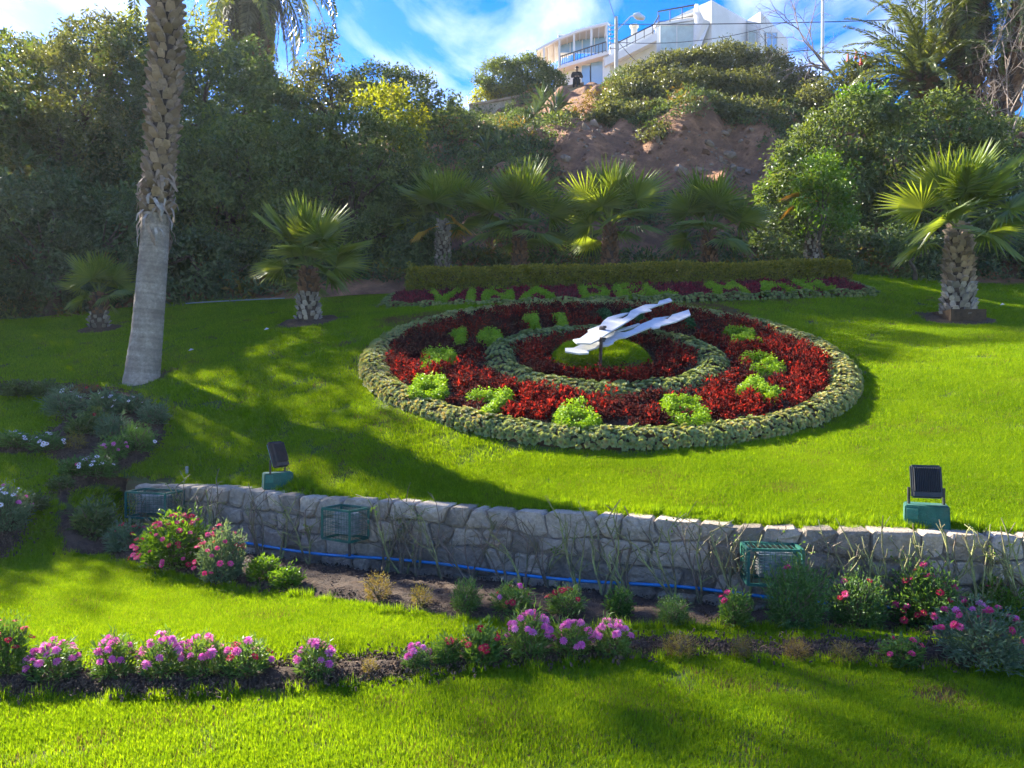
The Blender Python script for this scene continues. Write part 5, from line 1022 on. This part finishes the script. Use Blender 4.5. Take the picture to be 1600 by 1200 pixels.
for px, py0, py1 in [(850, 72, 95), (874, 60, 103), (897, 52, 100), (924, 43, 92), (948, 37, 88)]:
    hpart('post', M['house_white'], lambda m: m.bar(P(px, py0, YA(px) - .04), P(px, py1, YA(px) - .04), .17))
for k in range(10):
    px = 856 + k * 10; py = np.interp(px, [a for a, _ in arch], [b for _, b in arch]); hpart('rafter', M['house_white'], lambda m: m.bar(P(px, py + .5, YA(px)), P(px, py + .5, YA(px)) + [.2, 2.4, -.3], .09))
hpart('chimney', M['house_cream'], lambda m: (m.tube([P(991, 62, 51), P(991, 43, 51)], .2, 10), m.tube([P(991, 43, 51), P(991, 40, 51)], .3, 10)))
hpart('parapet', M['house_white'], lambda m: m.slab([P(953, 70, 50.5), P(1022, 40, 50.5), P(1022, 62, 50.5), P(953, 95, 50.5)], (0, .4, 0)))

pole = tag(empty('utility_pole', P(963, 135, 41)), 'grey concrete utility pole with a street lamp in front of the house', 'pole')
m = MB(); m.tube([P(963, 150, 41), P(963, 26, 41)], [.105, .085], 10); m.build('shaft', M['pole'], pole, True)
m = MB(); m.tube([P(965, 46, 41), P(975, 36, 40.8), P(985, 26, 40.6), P(992, 23, 40.5)], [.035] * 4, 6); m.build('lamp_arm', M['mast'], pole, True)
m = MB(); m.tube([P(990, 23.5, 40.5), P(997, 25, 40.4), P(1007, 29, 40.3)], [.09, .2, .10], 8); lh = m.build('lamp_head', M['mast'], pole, True)
for py in (40, 47, 54, 61, 68, 76):
    m = MB(); m.bar(P(952, py, 41), P(963, py - 1, 41), .045); m.tube([P(953, py + 1, 41), P(953, py - 2.5, 41)], .055, 6); m.build('insulator', M['pole'], pole)
def wire(label, pts, sag, w=.018):
    a, b = np.array(pts[0]), np.array(pts[1]); t = np.linspace(0, 1, 16)[:, None]; q = a + (b - a) * t; q[:, 2] -= sag * 4 * (t * (1 - t))[:, 0]
    m = MB(); m.tube(q, w, 4); tag(m.build('overhead_wire', M['rail']), label, 'wire', 'overhead wires')
wire('wire running from the utility pole up out of the picture', [P(961, 30, 41), P(942, -30, 41)], 0)
wire('thick pale overhead wire crossing the sky to the right edge', [P(964, 38, 41), P(1700, 18, 30)], .15, .022)
wire('lower overhead wire crossing in front of the white house', [P(964, 66, 41), P(1240, 30, 44)], .5)
wire('short wire sloping from the utility pole behind the big bush', [P(964, 62, 41), P(1000, 100, 41)], .1)
mast = tag(empty('flag_mast', P(1285, 160, 33)), 'slim pale steel mast standing against the blue sky', 'mast')
m = MB(); m.tube([P(1285, 190, 33), P(1286, -60, 33)], [.075, .06], 10); m.build('shaft', M['mast'], mast, True)
m = MB(); m.tube([P(1285, 150, 33), P(1285, 120, 33)], .1, 10); m.build('base_sleeve', M['mast'], mast, True)

# seated person, one continuous body, clothes as colour regions
def person():
    b = P(901, 132, 37.7); root = tag(empty('person', b), 'person in black clothes sitting on the end of the parapet looking down', 'person')
    J = {'pel': (0, 0, .10), 'bel': (0, .0, .26), 'che': (0, -.05, .45), 'nek': (0, -.07, .60), 'hed': (0, -.11, .68), 'top': (0, -.12, .79),
         'hl': (-.10, -.03, .08), 'kl': (-.16, -.42, .12), 'al': (-.19, -.44, -.30), 'tl': (-.21, -.60, -.33), 'hr': (.10, -.03, .08), 'kr': (.05, -.44, .14), 'ar': (-.02, -.46, -.28), 'tr': (-.04, -.62, -.31),
         'sl': (-.19, -.05, .53), 'el': (-.26, -.16, .30), 'wl': (-.08, -.33, .27), 'sr': (.19, -.05, .53), 'er': (.27, -.14, .29), 'wr': (.06, -.34, .27), 'fl': (-.02, -.39, .28), 'fr': (.01, -.40, .28)}
    rad = dict(pel=.15, bel=.14, che=.16, nek=.055, hed=.085, top=.08, hl=.10, kl=.065, al=.045, tl=.035, hr=.10, kr=.065, ar=.045, tr=.035, sl=.075, el=.048, wl=.034, sr=.075, er=.048, wr=.034, fl=.03, fr=.03)
    E = [('pel', 'bel'), ('bel', 'che'), ('che', 'nek'), ('nek', 'hed'), ('hed', 'top'), ('pel', 'hl'), ('hl', 'kl'), ('kl', 'al'), ('al', 'tl'), ('pel', 'hr'), ('hr', 'kr'), ('kr', 'ar'), ('ar', 'tr'), ('che', 'sl'), ('sl', 'el'), ('el', 'wl'), ('wl', 'fl'), ('che', 'sr'), ('sr', 'er'), ('er', 'wr'), ('wr', 'fr')]
    ks = list(J); me = bpy.data.meshes.new('body'); me.from_pydata([J[k] for k in ks], [(ks.index(a), ks.index(c)) for a, c in E], [])
    o = inst('body', me); sk = o.modifiers.new('skin', 'SKIN'); 
    if not me.skin_vertices: bpy.context.view_layer.objects.active = o; bpy.ops.mesh.customdata_skin_add()
    for i, k in enumerate(ks): me.skin_vertices[0].data[i].radius = (rad[k], rad[k]); me.skin_vertices[0].data[i].use_root = (k == 'pel')
    ss = o.modifiers.new('sub', 'SUBSURF'); ss.levels = 2; ss.render_levels = 2
    dg = bpy.context.evaluated_depsgraph_get(); nm = bpy.data.meshes.new_from_object(o.evaluated_get(dg)); bpy.data.objects.remove(o)
    nm.materials.clear(); nm.materials.append(M['black_cloth']); nm.materials.append(M['skin'])
    for p in nm.polygons:
        c = p.center
        p.material_index = 1 if (c.z > .60 or (c.y < -.33 and .2 < c.z < .36)) else 0; p.use_smooth = True
    inst('body', nm, root)
    bm = bmesh.new(); bmesh.ops.create_uvsphere(bm, u_segments=14, v_segments=9, radius=.105)
    for v in list(bm.verts):
        if v.co.z < -.01 and v.co.y < .03: bm.verts.remove(v)
    me = bpy.data.meshes.new('hair'); bm.to_mesh(me); bm.free(); me.materials.append(M['hair']); inst('hair', me, root, (0, -.105, .745), (.3, 0, 0), (.95, 1.05, 1.05))
    m = MB(); m.box((-.01, -.42, .31), (.08, .02, .14), np.array(Euler((.8, 0, 0)).to_matrix())); tag(m.build('phone', M['rail'], None, local=True), 'dark phone in the hands of the seated person', 'phone').location = b
    return root
person()

# ------------------------------------------------------------------ floodlights and caged lamps
def floodlight(label, px, py, rz_base, rz_head, tilt, hw, hh, block, hmat, back=True):
    b = on_ground(px, py); root = tag(empty('floodlight', b), label, 'floodlight', 'floodlights above the wall'); Rb = np.array(Matrix.Rotation(rz_base, 3, 'Z'))
    bw, bd, bh = block; m = MB(); mm = bmesh.new(); bmesh.ops.create_cube(mm, size=1)
    for v in mm.verts: v.co = Vector((v.co.x * bw, v.co.y * bd, (v.co.z + .5) * bh * 1.15 - .15 * bh)); v.co.x *= 1 - .05 * (v.co.z > .05); v.co.y *= 1 - .05 * (v.co.z > .05)
    bmesh.ops.bevel(mm, geom=mm.edges[:], offset=.008, segments=2, affect='EDGES'); me = bpy.data.meshes.new('concrete_base'); mm.to_mesh(me); mm.free(); me.materials.append(M['green_concrete']); inst('concrete_base', me, root, (0, 0, 0), (0, 0, rz_base))
    c = np.array([0, 0, bh + .045 + hh * .5]); Rh = Matrix.Rotation(rz_head, 3, 'Z') @ Matrix.Rotation(tilt, 3, 'X'); Ra = np.array(Rh)
    hb = bmesh.new(); bmesh.ops.create_cube(hb, size=1)
    for v in hb.verts: v.co = Vector((v.co.x * hw, v.co.y * .05, v.co.z * hh))
    bmesh.ops.bevel(hb, geom=[e for e in hb.edges], offset=.012, segments=3, affect='EDGES'); me = bpy.data.meshes.new('housing'); hb.to_mesh(me); hb.free(); me.materials.append(M[hmat]); hs_ = inst('housing', me, root, c, Rh)
    fin = MB(); fin.box((0, 0, 0), (.004, .03, hh * .72)); fm = fin.mesh('cooling_fin', M[hmat])
    for k in range(15): inst('cooling_fin', fm, hs_, ((k - 7) / 7 * hw * .40, -.036, hh * .05))
    m = MB(); m.box((0, -.032, -hh * .40), (hw * .86, .016, hh * .13)); inst('driver_box', m.mesh('driver_box', M[hmat]), hs_)
    m = MB(); m.box((0, .0265, 0), (hw * .88, .004, hh * .86)); inst('lens', m.mesh('lens', M['glass']), hs_)
    for s in (-1, 1):
        m = MB(); sx = np.array(Matrix.Rotation(rz_head, 3, 'Z')) @ np.array([s * (hw / 2 + .012), 0, 0]); m.tube([np.array([sx[0], sx[1], bh - .01]), np.array([sx[0], sx[1], bh + .05 + hh * .3])], .011, 4); m.build('bracket', M[hmat], root, local=True)
    m = MB(); bx = Rb @ np.array([-bw * .32, -bd * .5 - .006, 0]); m.box(bx + [0, 0, bh * .62], (.075, .012, .075), Rb); m.build('cover_plate', M['green_concrete'], root, local=True)
floodlight('black finned floodlight on a green block at the right end of the wall', 1447, 822, R(-24), R(-16), R(-14), .215, .25, (.31, .21, .165), 'black_metal')
floodlight('dark floodlight seen edge-on, on a green block at the left of the wall', 434, 760, R(26), R(66), R(-20), .2, .275, (.30, .17, .145), 'rust_metal')

def cage(label, lamp_label, px, h0, w, h, d, rz):
    s = s_of_px(px); c = wall_at(np.array([s]), h0, .06)[0]; e = wall_at(np.array([s - .1, s + .1]), 0, 0); t = e[1] - e[0]; az = math.atan2(t[1], t[0]) + rz
    Rm = np.array(Matrix.Rotation(az, 3, 'Z')); root = tag(empty('lamp_cage', c), label, 'cage', 'green wire cages on the wall'); m = MB(); q = lambda x, y, z: Rm @ np.array([x, y, z])
    X, Yf, Yb = w / 2, -d, 0.0; fw = .028
    C_ = {(i, j, k): q((-X, X)[i], (Yb, Yf)[j], (0, h)[k]) for i in (0, 1) for j in (0, 1) for k in (0, 1)}
    for a in C_:
        for ax in range(3):
            if a[ax] == 0: b = list(a); b[ax] = 1; m.bar(C_[a], C_[tuple(b)], fw)
    m.build('frame', M['green_metal'], root, local=True); m = MB()
    for k in range(1, 7): z = h * k / 7; m.bar(q(-X, Yf, z), q(X, Yf, z), .004); m.bar(q(-X, Yf, z), q(-X, Yb, z), .004); m.bar(q(X, Yf, z), q(X, Yb, z), .004)
    for k in range(1, 10): x = -X + 2 * X * k / 10; m.bar(q(x, Yf, 0), q(x, Yf, h), .004); m.bar(q(x, Yf, h), q(x, Yb, h), .004)
    for k in range(1, 6): y = Yf * k / 6; m.bar(q(-X, y, 0), q(-X, y, h), .004); m.bar(q(X, y, 0), q(X, y, h), .004)
    m.build('wire_mesh', M['green_metal'], root, local=True)
    m = MB(); m.bar(q(X * .3, Yf * .5, 0), q(X * .3, Yf * .5, -.16), .03); m.build('stand_pipe', M['rust_metal'], root, local=True)
    lp = tag(empty('caged_lamp', c + q(.02, -d * .5, .03)), lamp_label, 'lamp', 'lamps inside the green cages'); m = MB(); m.box((0, 0, h * .40), (w * .62, d * .42, h * .72), Rm); m.build('housing', M['lamp_grey'], lp, local=True)
    fm = MB(); fm.box((0, 0, 0), (w * .68, d * .58, h * .022)); fme = fm.mesh('cooling_fin', M['lamp_grey'])
    for k in range(8): inst('cooling_fin', fme, lp, (0, 0, h * (.10 + .085 * k)), (0, 0, az))
cage('green wire cage at the left end of the stone wall', 'grey finned lamp inside the leftmost wire cage', 262, .22, .50, .26, .26, R(-4))
cage('green wire cage in the middle of the wall, left of the roses', 'grey finned lamp inside the middle wire cage', 560, .20, .34, .27, .24, R(-10))
cage('green wire cage at the right, behind the round green bush', 'grey finned lamp inside the right wire cage', 1200, .16, .38, .25, .24, R(14))
m = MB(); b = on_ground(292, 742); m.tube([b - [0, 0, .03], b + [0, 0, .09]], [.014, .018], 6); tag(m.build('sprinkler_head', M['lamp_grey']), 'tiny grey sprinkler stub in the left lawn', 'sprinkler')

# ------------------------------------------------------------------ pruned roses against the wall
def rose(label, px, hgt, n, green, spread=.13, dist=.15, leanx=0.0):
    s = s_of_px(px); b = wall_at(np.array([s]), -.08, dist)[0]; root = tag(empty('pruned_rose', b), label, 'rose bush', 'bare pruned rose bushes along the wall')
    for k in range(n):
        m = MB(); p = np.array([rng.normal(0, .015), rng.normal(0, .015), -.03]); d = unit(np.array([rng.normal(leanx, spread * 2.2), rng.normal(.02, .10), 1])); L = hgt * rng.uniform(.7, 1.15); pts = [p]; r_ = rng.uniform(.0075, .014)
        for i in range(6): d = unit(d + rng.normal(0, .13, 3) * [1, .5, .6] + [0, 0, .05]); pts.append(pts[-1] + d * L / 6)
        pts = np.array(pts); m.tube(pts, np.linspace(r_, r_ * .55, 7), 5)
        for i in range(2, 7):
            if rng.uniform() < .95:
                dd = unit(d * .5 + rng.normal(0, .75, 3) * [1, .5, .5] + [0, 0, .5]); l = rng.uniform(.07, .24) * hgt / .5; q0 = pts[i]; q1 = q0 + dd * l * .5; q2 = q1 + unit(dd + rng.normal(0, .35, 3)) * l * .5
                m.tube([q0, q1, q2], [r_ * .5, r_ * .42, r_ * .32], 4)
                if rng.uniform() < .5: d3 = unit(dd + rng.normal(0, .8, 3)); m.tube([q1, q1 + d3 * l * .4], [r_ * .35, r_ * .25], 4)
            for _ in range(2): t_ = pts[i] + rng.normal(0, .01, 3); m.tube([pts[i], pts[i] + unit(rng.normal(0, 1, 3)) * .016], [.002, .0006], 3)
        if k == 0 and rng.uniform() < .5:
            nl = 9; c = pts[-1]; pp_ = c + rng.normal(0, .03, (nl, 3)); leaves(m, pp_, rdir(nl), rdir(nl) + [0, 0, 1], .028, .018, rng.uniform(0, 1, nl), mi=1)
        m.build('cane', [M['cane'] if rng.uniform() < green else M['cane_brown'], M['leaf_bright']], root, local=True)
ORD = ['first', 'second', 'third', 'fourth', 'fifth', 'sixth', 'seventh', 'eighth', 'ninth', 'tenth', 'eleventh', 'twelfth', 'thirteenth', 'fourteenth', 'fifteenth', 'sixteenth', 'seventeenth', 'eighteenth', 'nineteenth', 'twentieth', 'twenty-first', 'twenty-second', 'twenty-third', 'twenty-fourth', 'twenty-fifth', 'twenty-sixth', 'twenty-seventh', 'twenty-eighth', 'twenty-ninth', 'thirtieth']
RP = [(222, .40, 5, .5), (300, .5, 4, .4), (345, .5, 5, .4), (425, .5, 4, .3), (455, .5, 3, .6), (500, .42, 3, .5), (612, .55, 4, .2), (640, .55, 5, .2), (665, .5, 3, .2), (705, .55, 3, .7), (745, .5, 4, .5), (800, .5, 3, .3), (830, .48, 3, .3), (868, .42, 3, .4), (912, .5, 4, .4), (950, .5, 3, .6), (990, .5, 4, .3), (1062, .52, 4, .8), (1100, .5, 4, .4), (1150, .48, 3, .7), (1175, .5, 3, .6), (1275, .42, 4, .8), (1335, .5, 5, .9), (1385, .5, 5, .8), (1445, .52, 5, .8), (1490, .52, 5, .7), (1540, .5, 5, .8), (1590, .52, 5, .8)]
for i, (px, h, n, g) in enumerate(RP):
    side = 'thorny bare brown-green canes' if g < .5 else 'thorny bare yellow-green canes'
    rose(f'pruned rose with {side} at the wall, {ORD[i]} from the left', px, h + .08, n, g)

# ------------------------------------------------------------------ flowering plants
def flower_mesh(mat, r_, layers, npet, name='flower_head'):
    m = MB()
    for l in range(layers):
        az = np.arange(npet) * 2 * math.pi / npet + l * .4 + rng.normal(0, .06, npet); el = .12 + .38 * l + rng.normal(0, .08, npet); a = np.stack([np.cos(az) * np.cos(el), np.sin(az) * np.cos(el), np.sin(el)], -1); nn = np.stack([-np.cos(az) * np.sin(el), -np.sin(az) * np.sin(el), np.cos(el)], -1)
        leaves(m, a * .004 + [0, 0, .004 * l], a, nn, r_ * (1 - .22 * l), r_ * .52, rng.uniform(.2, .9, npet), fold=.1, droop=.12)
    th = np.arange(7) * 2 * math.pi / 7; m.add(np.vstack([np.stack([np.cos(th) * r_ * .28, np.sin(th) * r_ * .28, 0 * th + .006], -1), [[0, 0, .013]]]), [[i, (i + 1) % 7, 7] for i in range(7)], .5, 1 if layers < 3 else 0); return m.mesh(name, [M[mat], M['petal_eye']])
FLW = {'pink': [flower_mesh('pink', .024, 3, 11) for _ in range(3)], 'crimson': [flower_mesh('crimson', .023, 1, 12) for _ in range(3)], 'rosepink': [flower_mesh('rosepink', .023, 2, 12) for _ in range(3)], 'white': [flower_mesh('white_petal', .024, 1, 11) for _ in range(3)]}
def foliage(kind, seed):
    g = np.random.default_rng(seed); m = MB()
    n, L, wd, spread = dict(daisy=(1150, .055, .009, .9), dry=(620, .045, .006, .7), broad=(760, .05, .019, .9), fine=(1500, .045, .007, 1.0), big=(3200, .026, .0055, 1.0), bigbroad=(2600, .024, .0085, 1.0))[kind]
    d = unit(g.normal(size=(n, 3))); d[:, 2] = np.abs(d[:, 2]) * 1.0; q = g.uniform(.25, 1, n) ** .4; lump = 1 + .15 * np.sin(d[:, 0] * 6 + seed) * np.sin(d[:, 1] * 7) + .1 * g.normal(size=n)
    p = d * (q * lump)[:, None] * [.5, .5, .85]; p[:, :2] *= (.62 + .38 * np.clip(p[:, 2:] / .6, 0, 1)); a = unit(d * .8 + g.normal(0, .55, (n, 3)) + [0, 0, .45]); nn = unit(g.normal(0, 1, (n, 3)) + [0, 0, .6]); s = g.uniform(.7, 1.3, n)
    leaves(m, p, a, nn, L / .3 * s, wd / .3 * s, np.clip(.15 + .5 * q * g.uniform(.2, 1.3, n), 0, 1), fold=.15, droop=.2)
    for k in range(16): e = unit(g.normal(size=3)) * [.42, .42, 0] + [0, 0, .55 + .25 * g.uniform()]; m.tube([[0, 0, -.03], e * np.array([.35, .35, .5]), e], [.018, .014, .008], 3, .2, 1)
    return m
def fol(kind, mat, seeds): return [foliage(kind, s).mesh('foliage', [M[mat], M['cane_brown']]) for s in seeds]
FO = {'daisy': fol('daisy', 'daisy_leaf', (1, 2, 3, 4)), 'dusty': fol('daisy', 'dusty_leaf', (5, 6, 7)), 'dry': fol('dry', 'dry_leaf', (8, 9, 10)), 'broad': fol('broad', 'daisy_leaf', (11, 12, 13)), 'fine': fol('fine', 'daisy_leaf', (14, 15, 16)), 'pale': fol('broad', 'dusty_leaf', (17, 18)), 'lime': fol('broad', 'leaf_bright', (19, 20)), 'bigdaisy': fol('big', 'daisy_leaf', (31, 32)), 'bigdusty': fol('big', 'dusty_leaf', (33, 34)), 'biglime': fol('bigbroad', 'leaf_bright', (35, 36)), 'bigpale': fol('bigbroad', 'dusty_leaf', (37, 38)), 'bigbroad': fol('bigbroad', 'daisy_leaf', (39, 40)), 'dark': fol('broad', 'tree_mid', (21, 22))}
def plant(label, px, py, w, h, fo, flowers=None, nf=0, second=None, cat='flowering plant', name='flowering_plant', group=None, top=.55, fs=1.0):
    """w, h in photo pixels; base at px, py"""
    b = on_ground(px, py); k = b[1] / 1200; sx, sz = w * k, h * k; b = b + [0, 0, .02]; sx *= rng.uniform(.86, 1.08); sz *= rng.uniform(.68, .88) if not fo.startswith('big') else rng.uniform(.95, 1.08); root = tag(empty(name, b), label, cat, group)
    me = FO[fo][rng.integers(0, len(FO[fo]))]; f = inst('foliage', me, root, (0, 0, 0), (rng.normal(0, .09), rng.normal(0, .09), rng.uniform(0, 6.28)), (sx, sx * rng.uniform(.85, 1.1), sz / .85))
    for i in range(nf):
        d = rdir(1)[0]; d[2] = abs(d[2]); 
        while d[2] < top - .2 * rng.uniform(): d = rdir(1)[0]; d[2] = abs(d[2])
        c = d * np.array([sx * .5, sx * .5, sz * .98]) * rng.uniform(.96, 1.08) + [0, 0, .012]; kind = flowers if second is None or rng.uniform() < .7 else second
        nn = unit(d * .7 + [0, -.25, .6] + rng.normal(0, .3, 3)); e = Vector(nn).to_track_quat('Z', 'Y').to_euler()
        st = inst('flower_head', FLW[kind][rng.integers(0, 3)], root, c, tuple(e), fs * rng.uniform(.75, 1.15))
    return root
PB = 'flowering plants in the front border'; PA = 'plants along the foot of the wall'; PC = 'plants in the left slope bed'
plant('crimson daisy clump cut by the left edge in the front border', 8, 1062, 88, 84, 'bigbroad', 'crimson', 14, 'rosepink', group=PB)
plant('pink double daisy clump, first pink one from the left in the front border', 84, 1068, 92, 70, 'daisy', 'pink', 26, group=PB)
plant('pink double daisy clump, second pink one from the left in the front border', 178, 1066, 80, 70, 'daisy', 'pink', 20, group=PB)
plant('pink double daisy clump, third pink one from the left in the front border', 256, 1064, 74, 72, 'daisy', 'pink', 22, group=PB)
plant('pink double daisy clump, fourth pink one from the left in the front border', 320, 1062, 72, 70, 'daisy', 'pink', 18, group=PB)
plant('mixed pink and red daisy clump in the front border left of the gap', 384, 1062, 80, 72, 'daisy', 'pink', 13, 'crimson', group=PB)
plant('pink daisy clump standing alone in the front border', 492, 1064, 76, 68, 'daisy', 'pink', 21, group=PB)
plant('small withered plant right of the lone pink daisy clump', 580, 1060, 40, 36, 'dry', None, 0, None, 'plant', 'dry_plant', PB)
plant('small sparse pink daisy beside the red daisies', 652, 1050, 56, 44, 'daisy', 'pink', 9, group=PB)
plant('low daisy with a few dark red flowers', 697, 1044, 52, 46, 'broad', 'crimson', 5, group=PB)
plant('bushy dark red daisy in the middle of the front border', 753, 1042, 72, 62, 'broad', 'crimson', 11, group=PB)
plant('pink daisy clump next to the bushy dark red daisy', 828, 1034, 76, 78, 'daisy', 'pink', 30, group=PB)
plant('pink daisy clump in the middle of the front border trio', 893, 1030, 68, 66, 'daisy', 'pink', 22, group=PB)
plant('rightmost pink daisy clump in the front border trio', 958, 1030, 72, 66, 'daisy', 'pink', 24, group=PB)
plant('thin dull green plant just right of the pink daisies', 1062, 1030, 56, 44, 'dry', None, 0, None, 'plant', 'dry_plant', PB)
plant('tiny dry brown plant in the right half of the front border', 1160, 1032, 40, 34, 'dry', None, 0, None, 'plant', 'dry_plant', PB)
plant('dry brown plant between two others in the right front border', 1245, 1034, 44, 36, 'dry', None, 0, None, 'plant', 'dry_plant', PB)
plant('yellowing low plant left of the small round bush', 1320, 1040, 54, 40, 'dry', None, 0, None, 'plant', 'dry_plant', PB)
plant('small round green bush with a few pink buds', 1411, 1044, 74, 52, 'broad', 'rosepink', 5, group=PB)
plant('large feathery daisy with magenta flowers at the right end of the front border', 1535, 1046, 170, 92, 'bigdusty', 'rosepink', 30, 'pink', group=PB, fs=.95)
plant('rounded dark green bush left of the first wire cage', 146, 842, 72, 66, 'dark', None, 0, None, 'bush', 'round_bush', PA)
plant('shaded shrub with a few pinkish red flowers under the first cage', 200, 866, 74, 52, 'dusty', 'rosepink', 9, 'crimson', group=PA)
plant('large bush covered in bright pink-red flowers in front of the wall', 272, 890, 118, 80, 'biglime', 'rosepink', 75, 'crimson', group=PA, top=.3)
plant('pale-leaved bush with small red flowers', 345, 912, 88, 78, 'bigpale', 'rosepink', 34, 'crimson', group=PA, top=.3)
plant('yellow-green low shrub right of the red flowering bush', 410, 912, 56, 46, 'lime', None, 0, None, 'shrub', 'low_shrub', PA)
plant('small yellow-green shrub at the edge of the lawn', 449, 922, 54, 42, 'lime', None, 0, None, 'shrub', 'low_shrub', PA)
plant('dry yellow tuft in the wall bed below the middle cage', 590, 942, 50, 46, 'dry', None, 0, None, 'plant', 'dry_plant', PA)
plant('withered brown plant right of the dry yellow tuft', 658, 952, 42, 42, 'dry', None, 0, None, 'plant', 'dry_plant', PA)
plant('small dense green shrub in the middle of the wall bed', 727, 958, 60, 52, 'fine', None, 0, None, 'shrub', 'low_shrub', PA)
plant('loose plant with crimson and pink flowers in the wall bed', 800, 962, 68, 58, 'daisy', 'crimson', 8, 'pink', group=PA)
plant('dark daisy with crimson flowers under the blue pipe', 884, 966, 66, 54, 'fine', 'crimson', 10, group=PA)
plant('low green shrub under the blue pipe, right of the crimson daisy', 970, 968, 58, 50, 'broad', None, 0, None, 'shrub', 'low_shrub', PA)
plant('small yellow-green tufted shrub in the wall bed', 1052, 976, 52, 48, 'fine', None, 0, None, 'shrub', 'low_shrub', PA)
plant('small shrub with two pink buds left of the round bush', 1145, 980, 66, 56, 'broad', 'rosepink', 3, None, 'shrub', 'low_shrub', PA)
plant('large rounded feathery green bush in front of the right cage', 1240, 984, 118, 96, 'bigdaisy', 'rosepink', 1, None, 'bush', 'round_bush', PA)
plant('green bush with few red flowers, right of the large rounded bush', 1340, 986, 112, 78, 'bigdaisy', 'crimson', 6, 'rosepink', group=PA)
plant('big daisy bush dotted with dark red flowers', 1450, 988, 132, 92, 'bigbroad', 'crimson', 36, 'rosepink', group=PA, top=.2)
plant('yellow-green shrub at the right edge of the wall bed', 1565, 985, 110, 66, 'biglime', 'rosepink', 3, None, 'shrub', 'low_shrub', PA)
for i, (px, py, w, h, fo, fl, nf, lb) in enumerate([
    (30, 622, 60, 30, 'dark', None, 0, 'dark low shrub at the upper left edge of the slope bed'), (75, 622, 50, 30, 'dark', None, 0, 'dark low shrub at the top of the slope bed'), (100, 652, 68, 46, 'dusty', 'white', 6, 'grey-green shrub with pale flowers at the inner bend of the slope bed'),
    (135, 618, 48, 22, 'dry', 'crimson', 7, 'reddish low plant at the top of the slope bed'), (165, 650, 66, 42, 'pale', 'white', 8, 'pale-flowered shrub in the upper part of the slope bed'), (205, 650, 62, 40, 'pale', 'white', 5, 'grey-green shrub near the top right of the slope bed'),
    (240, 665, 56, 40, 'dusty', None, 0, 'rounded shrub at the right tip of the slope bed'), (130, 682, 56, 40, 'dark', None, 0, 'dark shrub in the middle of the slope bed'), (175, 690, 66, 46, 'dusty', None, 0, 'grey-green shrub in the centre of the slope bed'),
    (215, 708, 66, 56, 'fine', 'white', 2, 'feathery green shrub at the right side of the slope bed'), (75, 708, 54, 36, 'daisy', 'white', 16, 'white daisy clump beside the small lawn'), (20, 702, 60, 30, 'daisy', 'white', 7, 'sparse white daisies at the left edge'),
    (178, 722, 54, 42, 'daisy', 'pink', 9, 'lilac daisy clump above the white daisies'), (150, 748, 60, 44, 'daisy', 'white', 22, 'white daisy clump at the lower end of the slope bed'), (112, 748, 48, 36, 'broad', 'rosepink', 2, 'small rounded shrub left of the lower white daisies'),
    (95, 766, 38, 20, 'dark', None, 0, 'tiny low shrub at the foot of the slope bed'), (150, 668, 50, 34, 'dark', 'crimson', 3, 'dark shrub with reddish tips in the slope bed'), (120, 705, 40, 30, 'dry', None, 0, 'brownish low plant between the daisies')]):
    plant(lb, px, py, w, h, fo, fl, nf, None, 'shrub' if nf == 0 else 'flowering plant', 'slope_plant', PC)
plant('white daisy bush at the left edge beside the narrow grass strip', 12, 832, 84, 62, 'bigpale', 'white', 22, 'pink', group=PC)
plant('small dark shrub beside the white daisy bush', 50, 800, 46, 34, 'dark', None, 0, None, 'shrub', 'slope_plant', PC)
for i, (px, py, lb) in enumerate([(298, 553, 'white fallen petal on the lawn right of the tall trunk'), (416, 520, 'white fallen petal near the lone fan palm'), (1566, 481, 'white fallen petal right of the right palm')]):
    b = on_ground(px, py); m = MB(); m.add(b + np.array([[-.04, 0, .05], [.03, -.03, .06], [.045, .02, .075], [-.02, .035, .055], [0, 0, .09]]), [[0, 1, 4], [1, 2, 4], [2, 3, 4], [3, 0, 4]]); tag(m.build('fallen_petal', M['white_petal']), lb, 'petal', 'fallen white petals')
tris = sum(sum(len(p.vertices) - 2 for p in me.polygons) for me in bpy.data.meshes if me.users) if False else 0

# ------------------------------------------------------------------ thin haze volume, added to lay a bright veil over the dark trees
hm = bpy.data.materials.new('haze'); hm.use_nodes = True; hm.node_tree.nodes.clear()
pv = hm.node_tree.nodes.new('ShaderNodeVolumePrincipled'); pv.inputs['Color'].default_value = (0.9, 0.95, 1.0, 1); pv.inputs['Density'].default_value = 0.0004; pv.inputs['Anisotropy'].default_value = 0.35
ho = hm.node_tree.nodes.new('ShaderNodeOutputMaterial'); hm.node_tree.links.new(pv.outputs[0], ho.inputs['Volume'])
m = MB(); m.box((0, 30, 14.2), (180, 100, 31.2)); tag(m.build('haze', hm, local=True), 'thin haze volume added to lighten the dark trees', 'haze', kind='stuff')
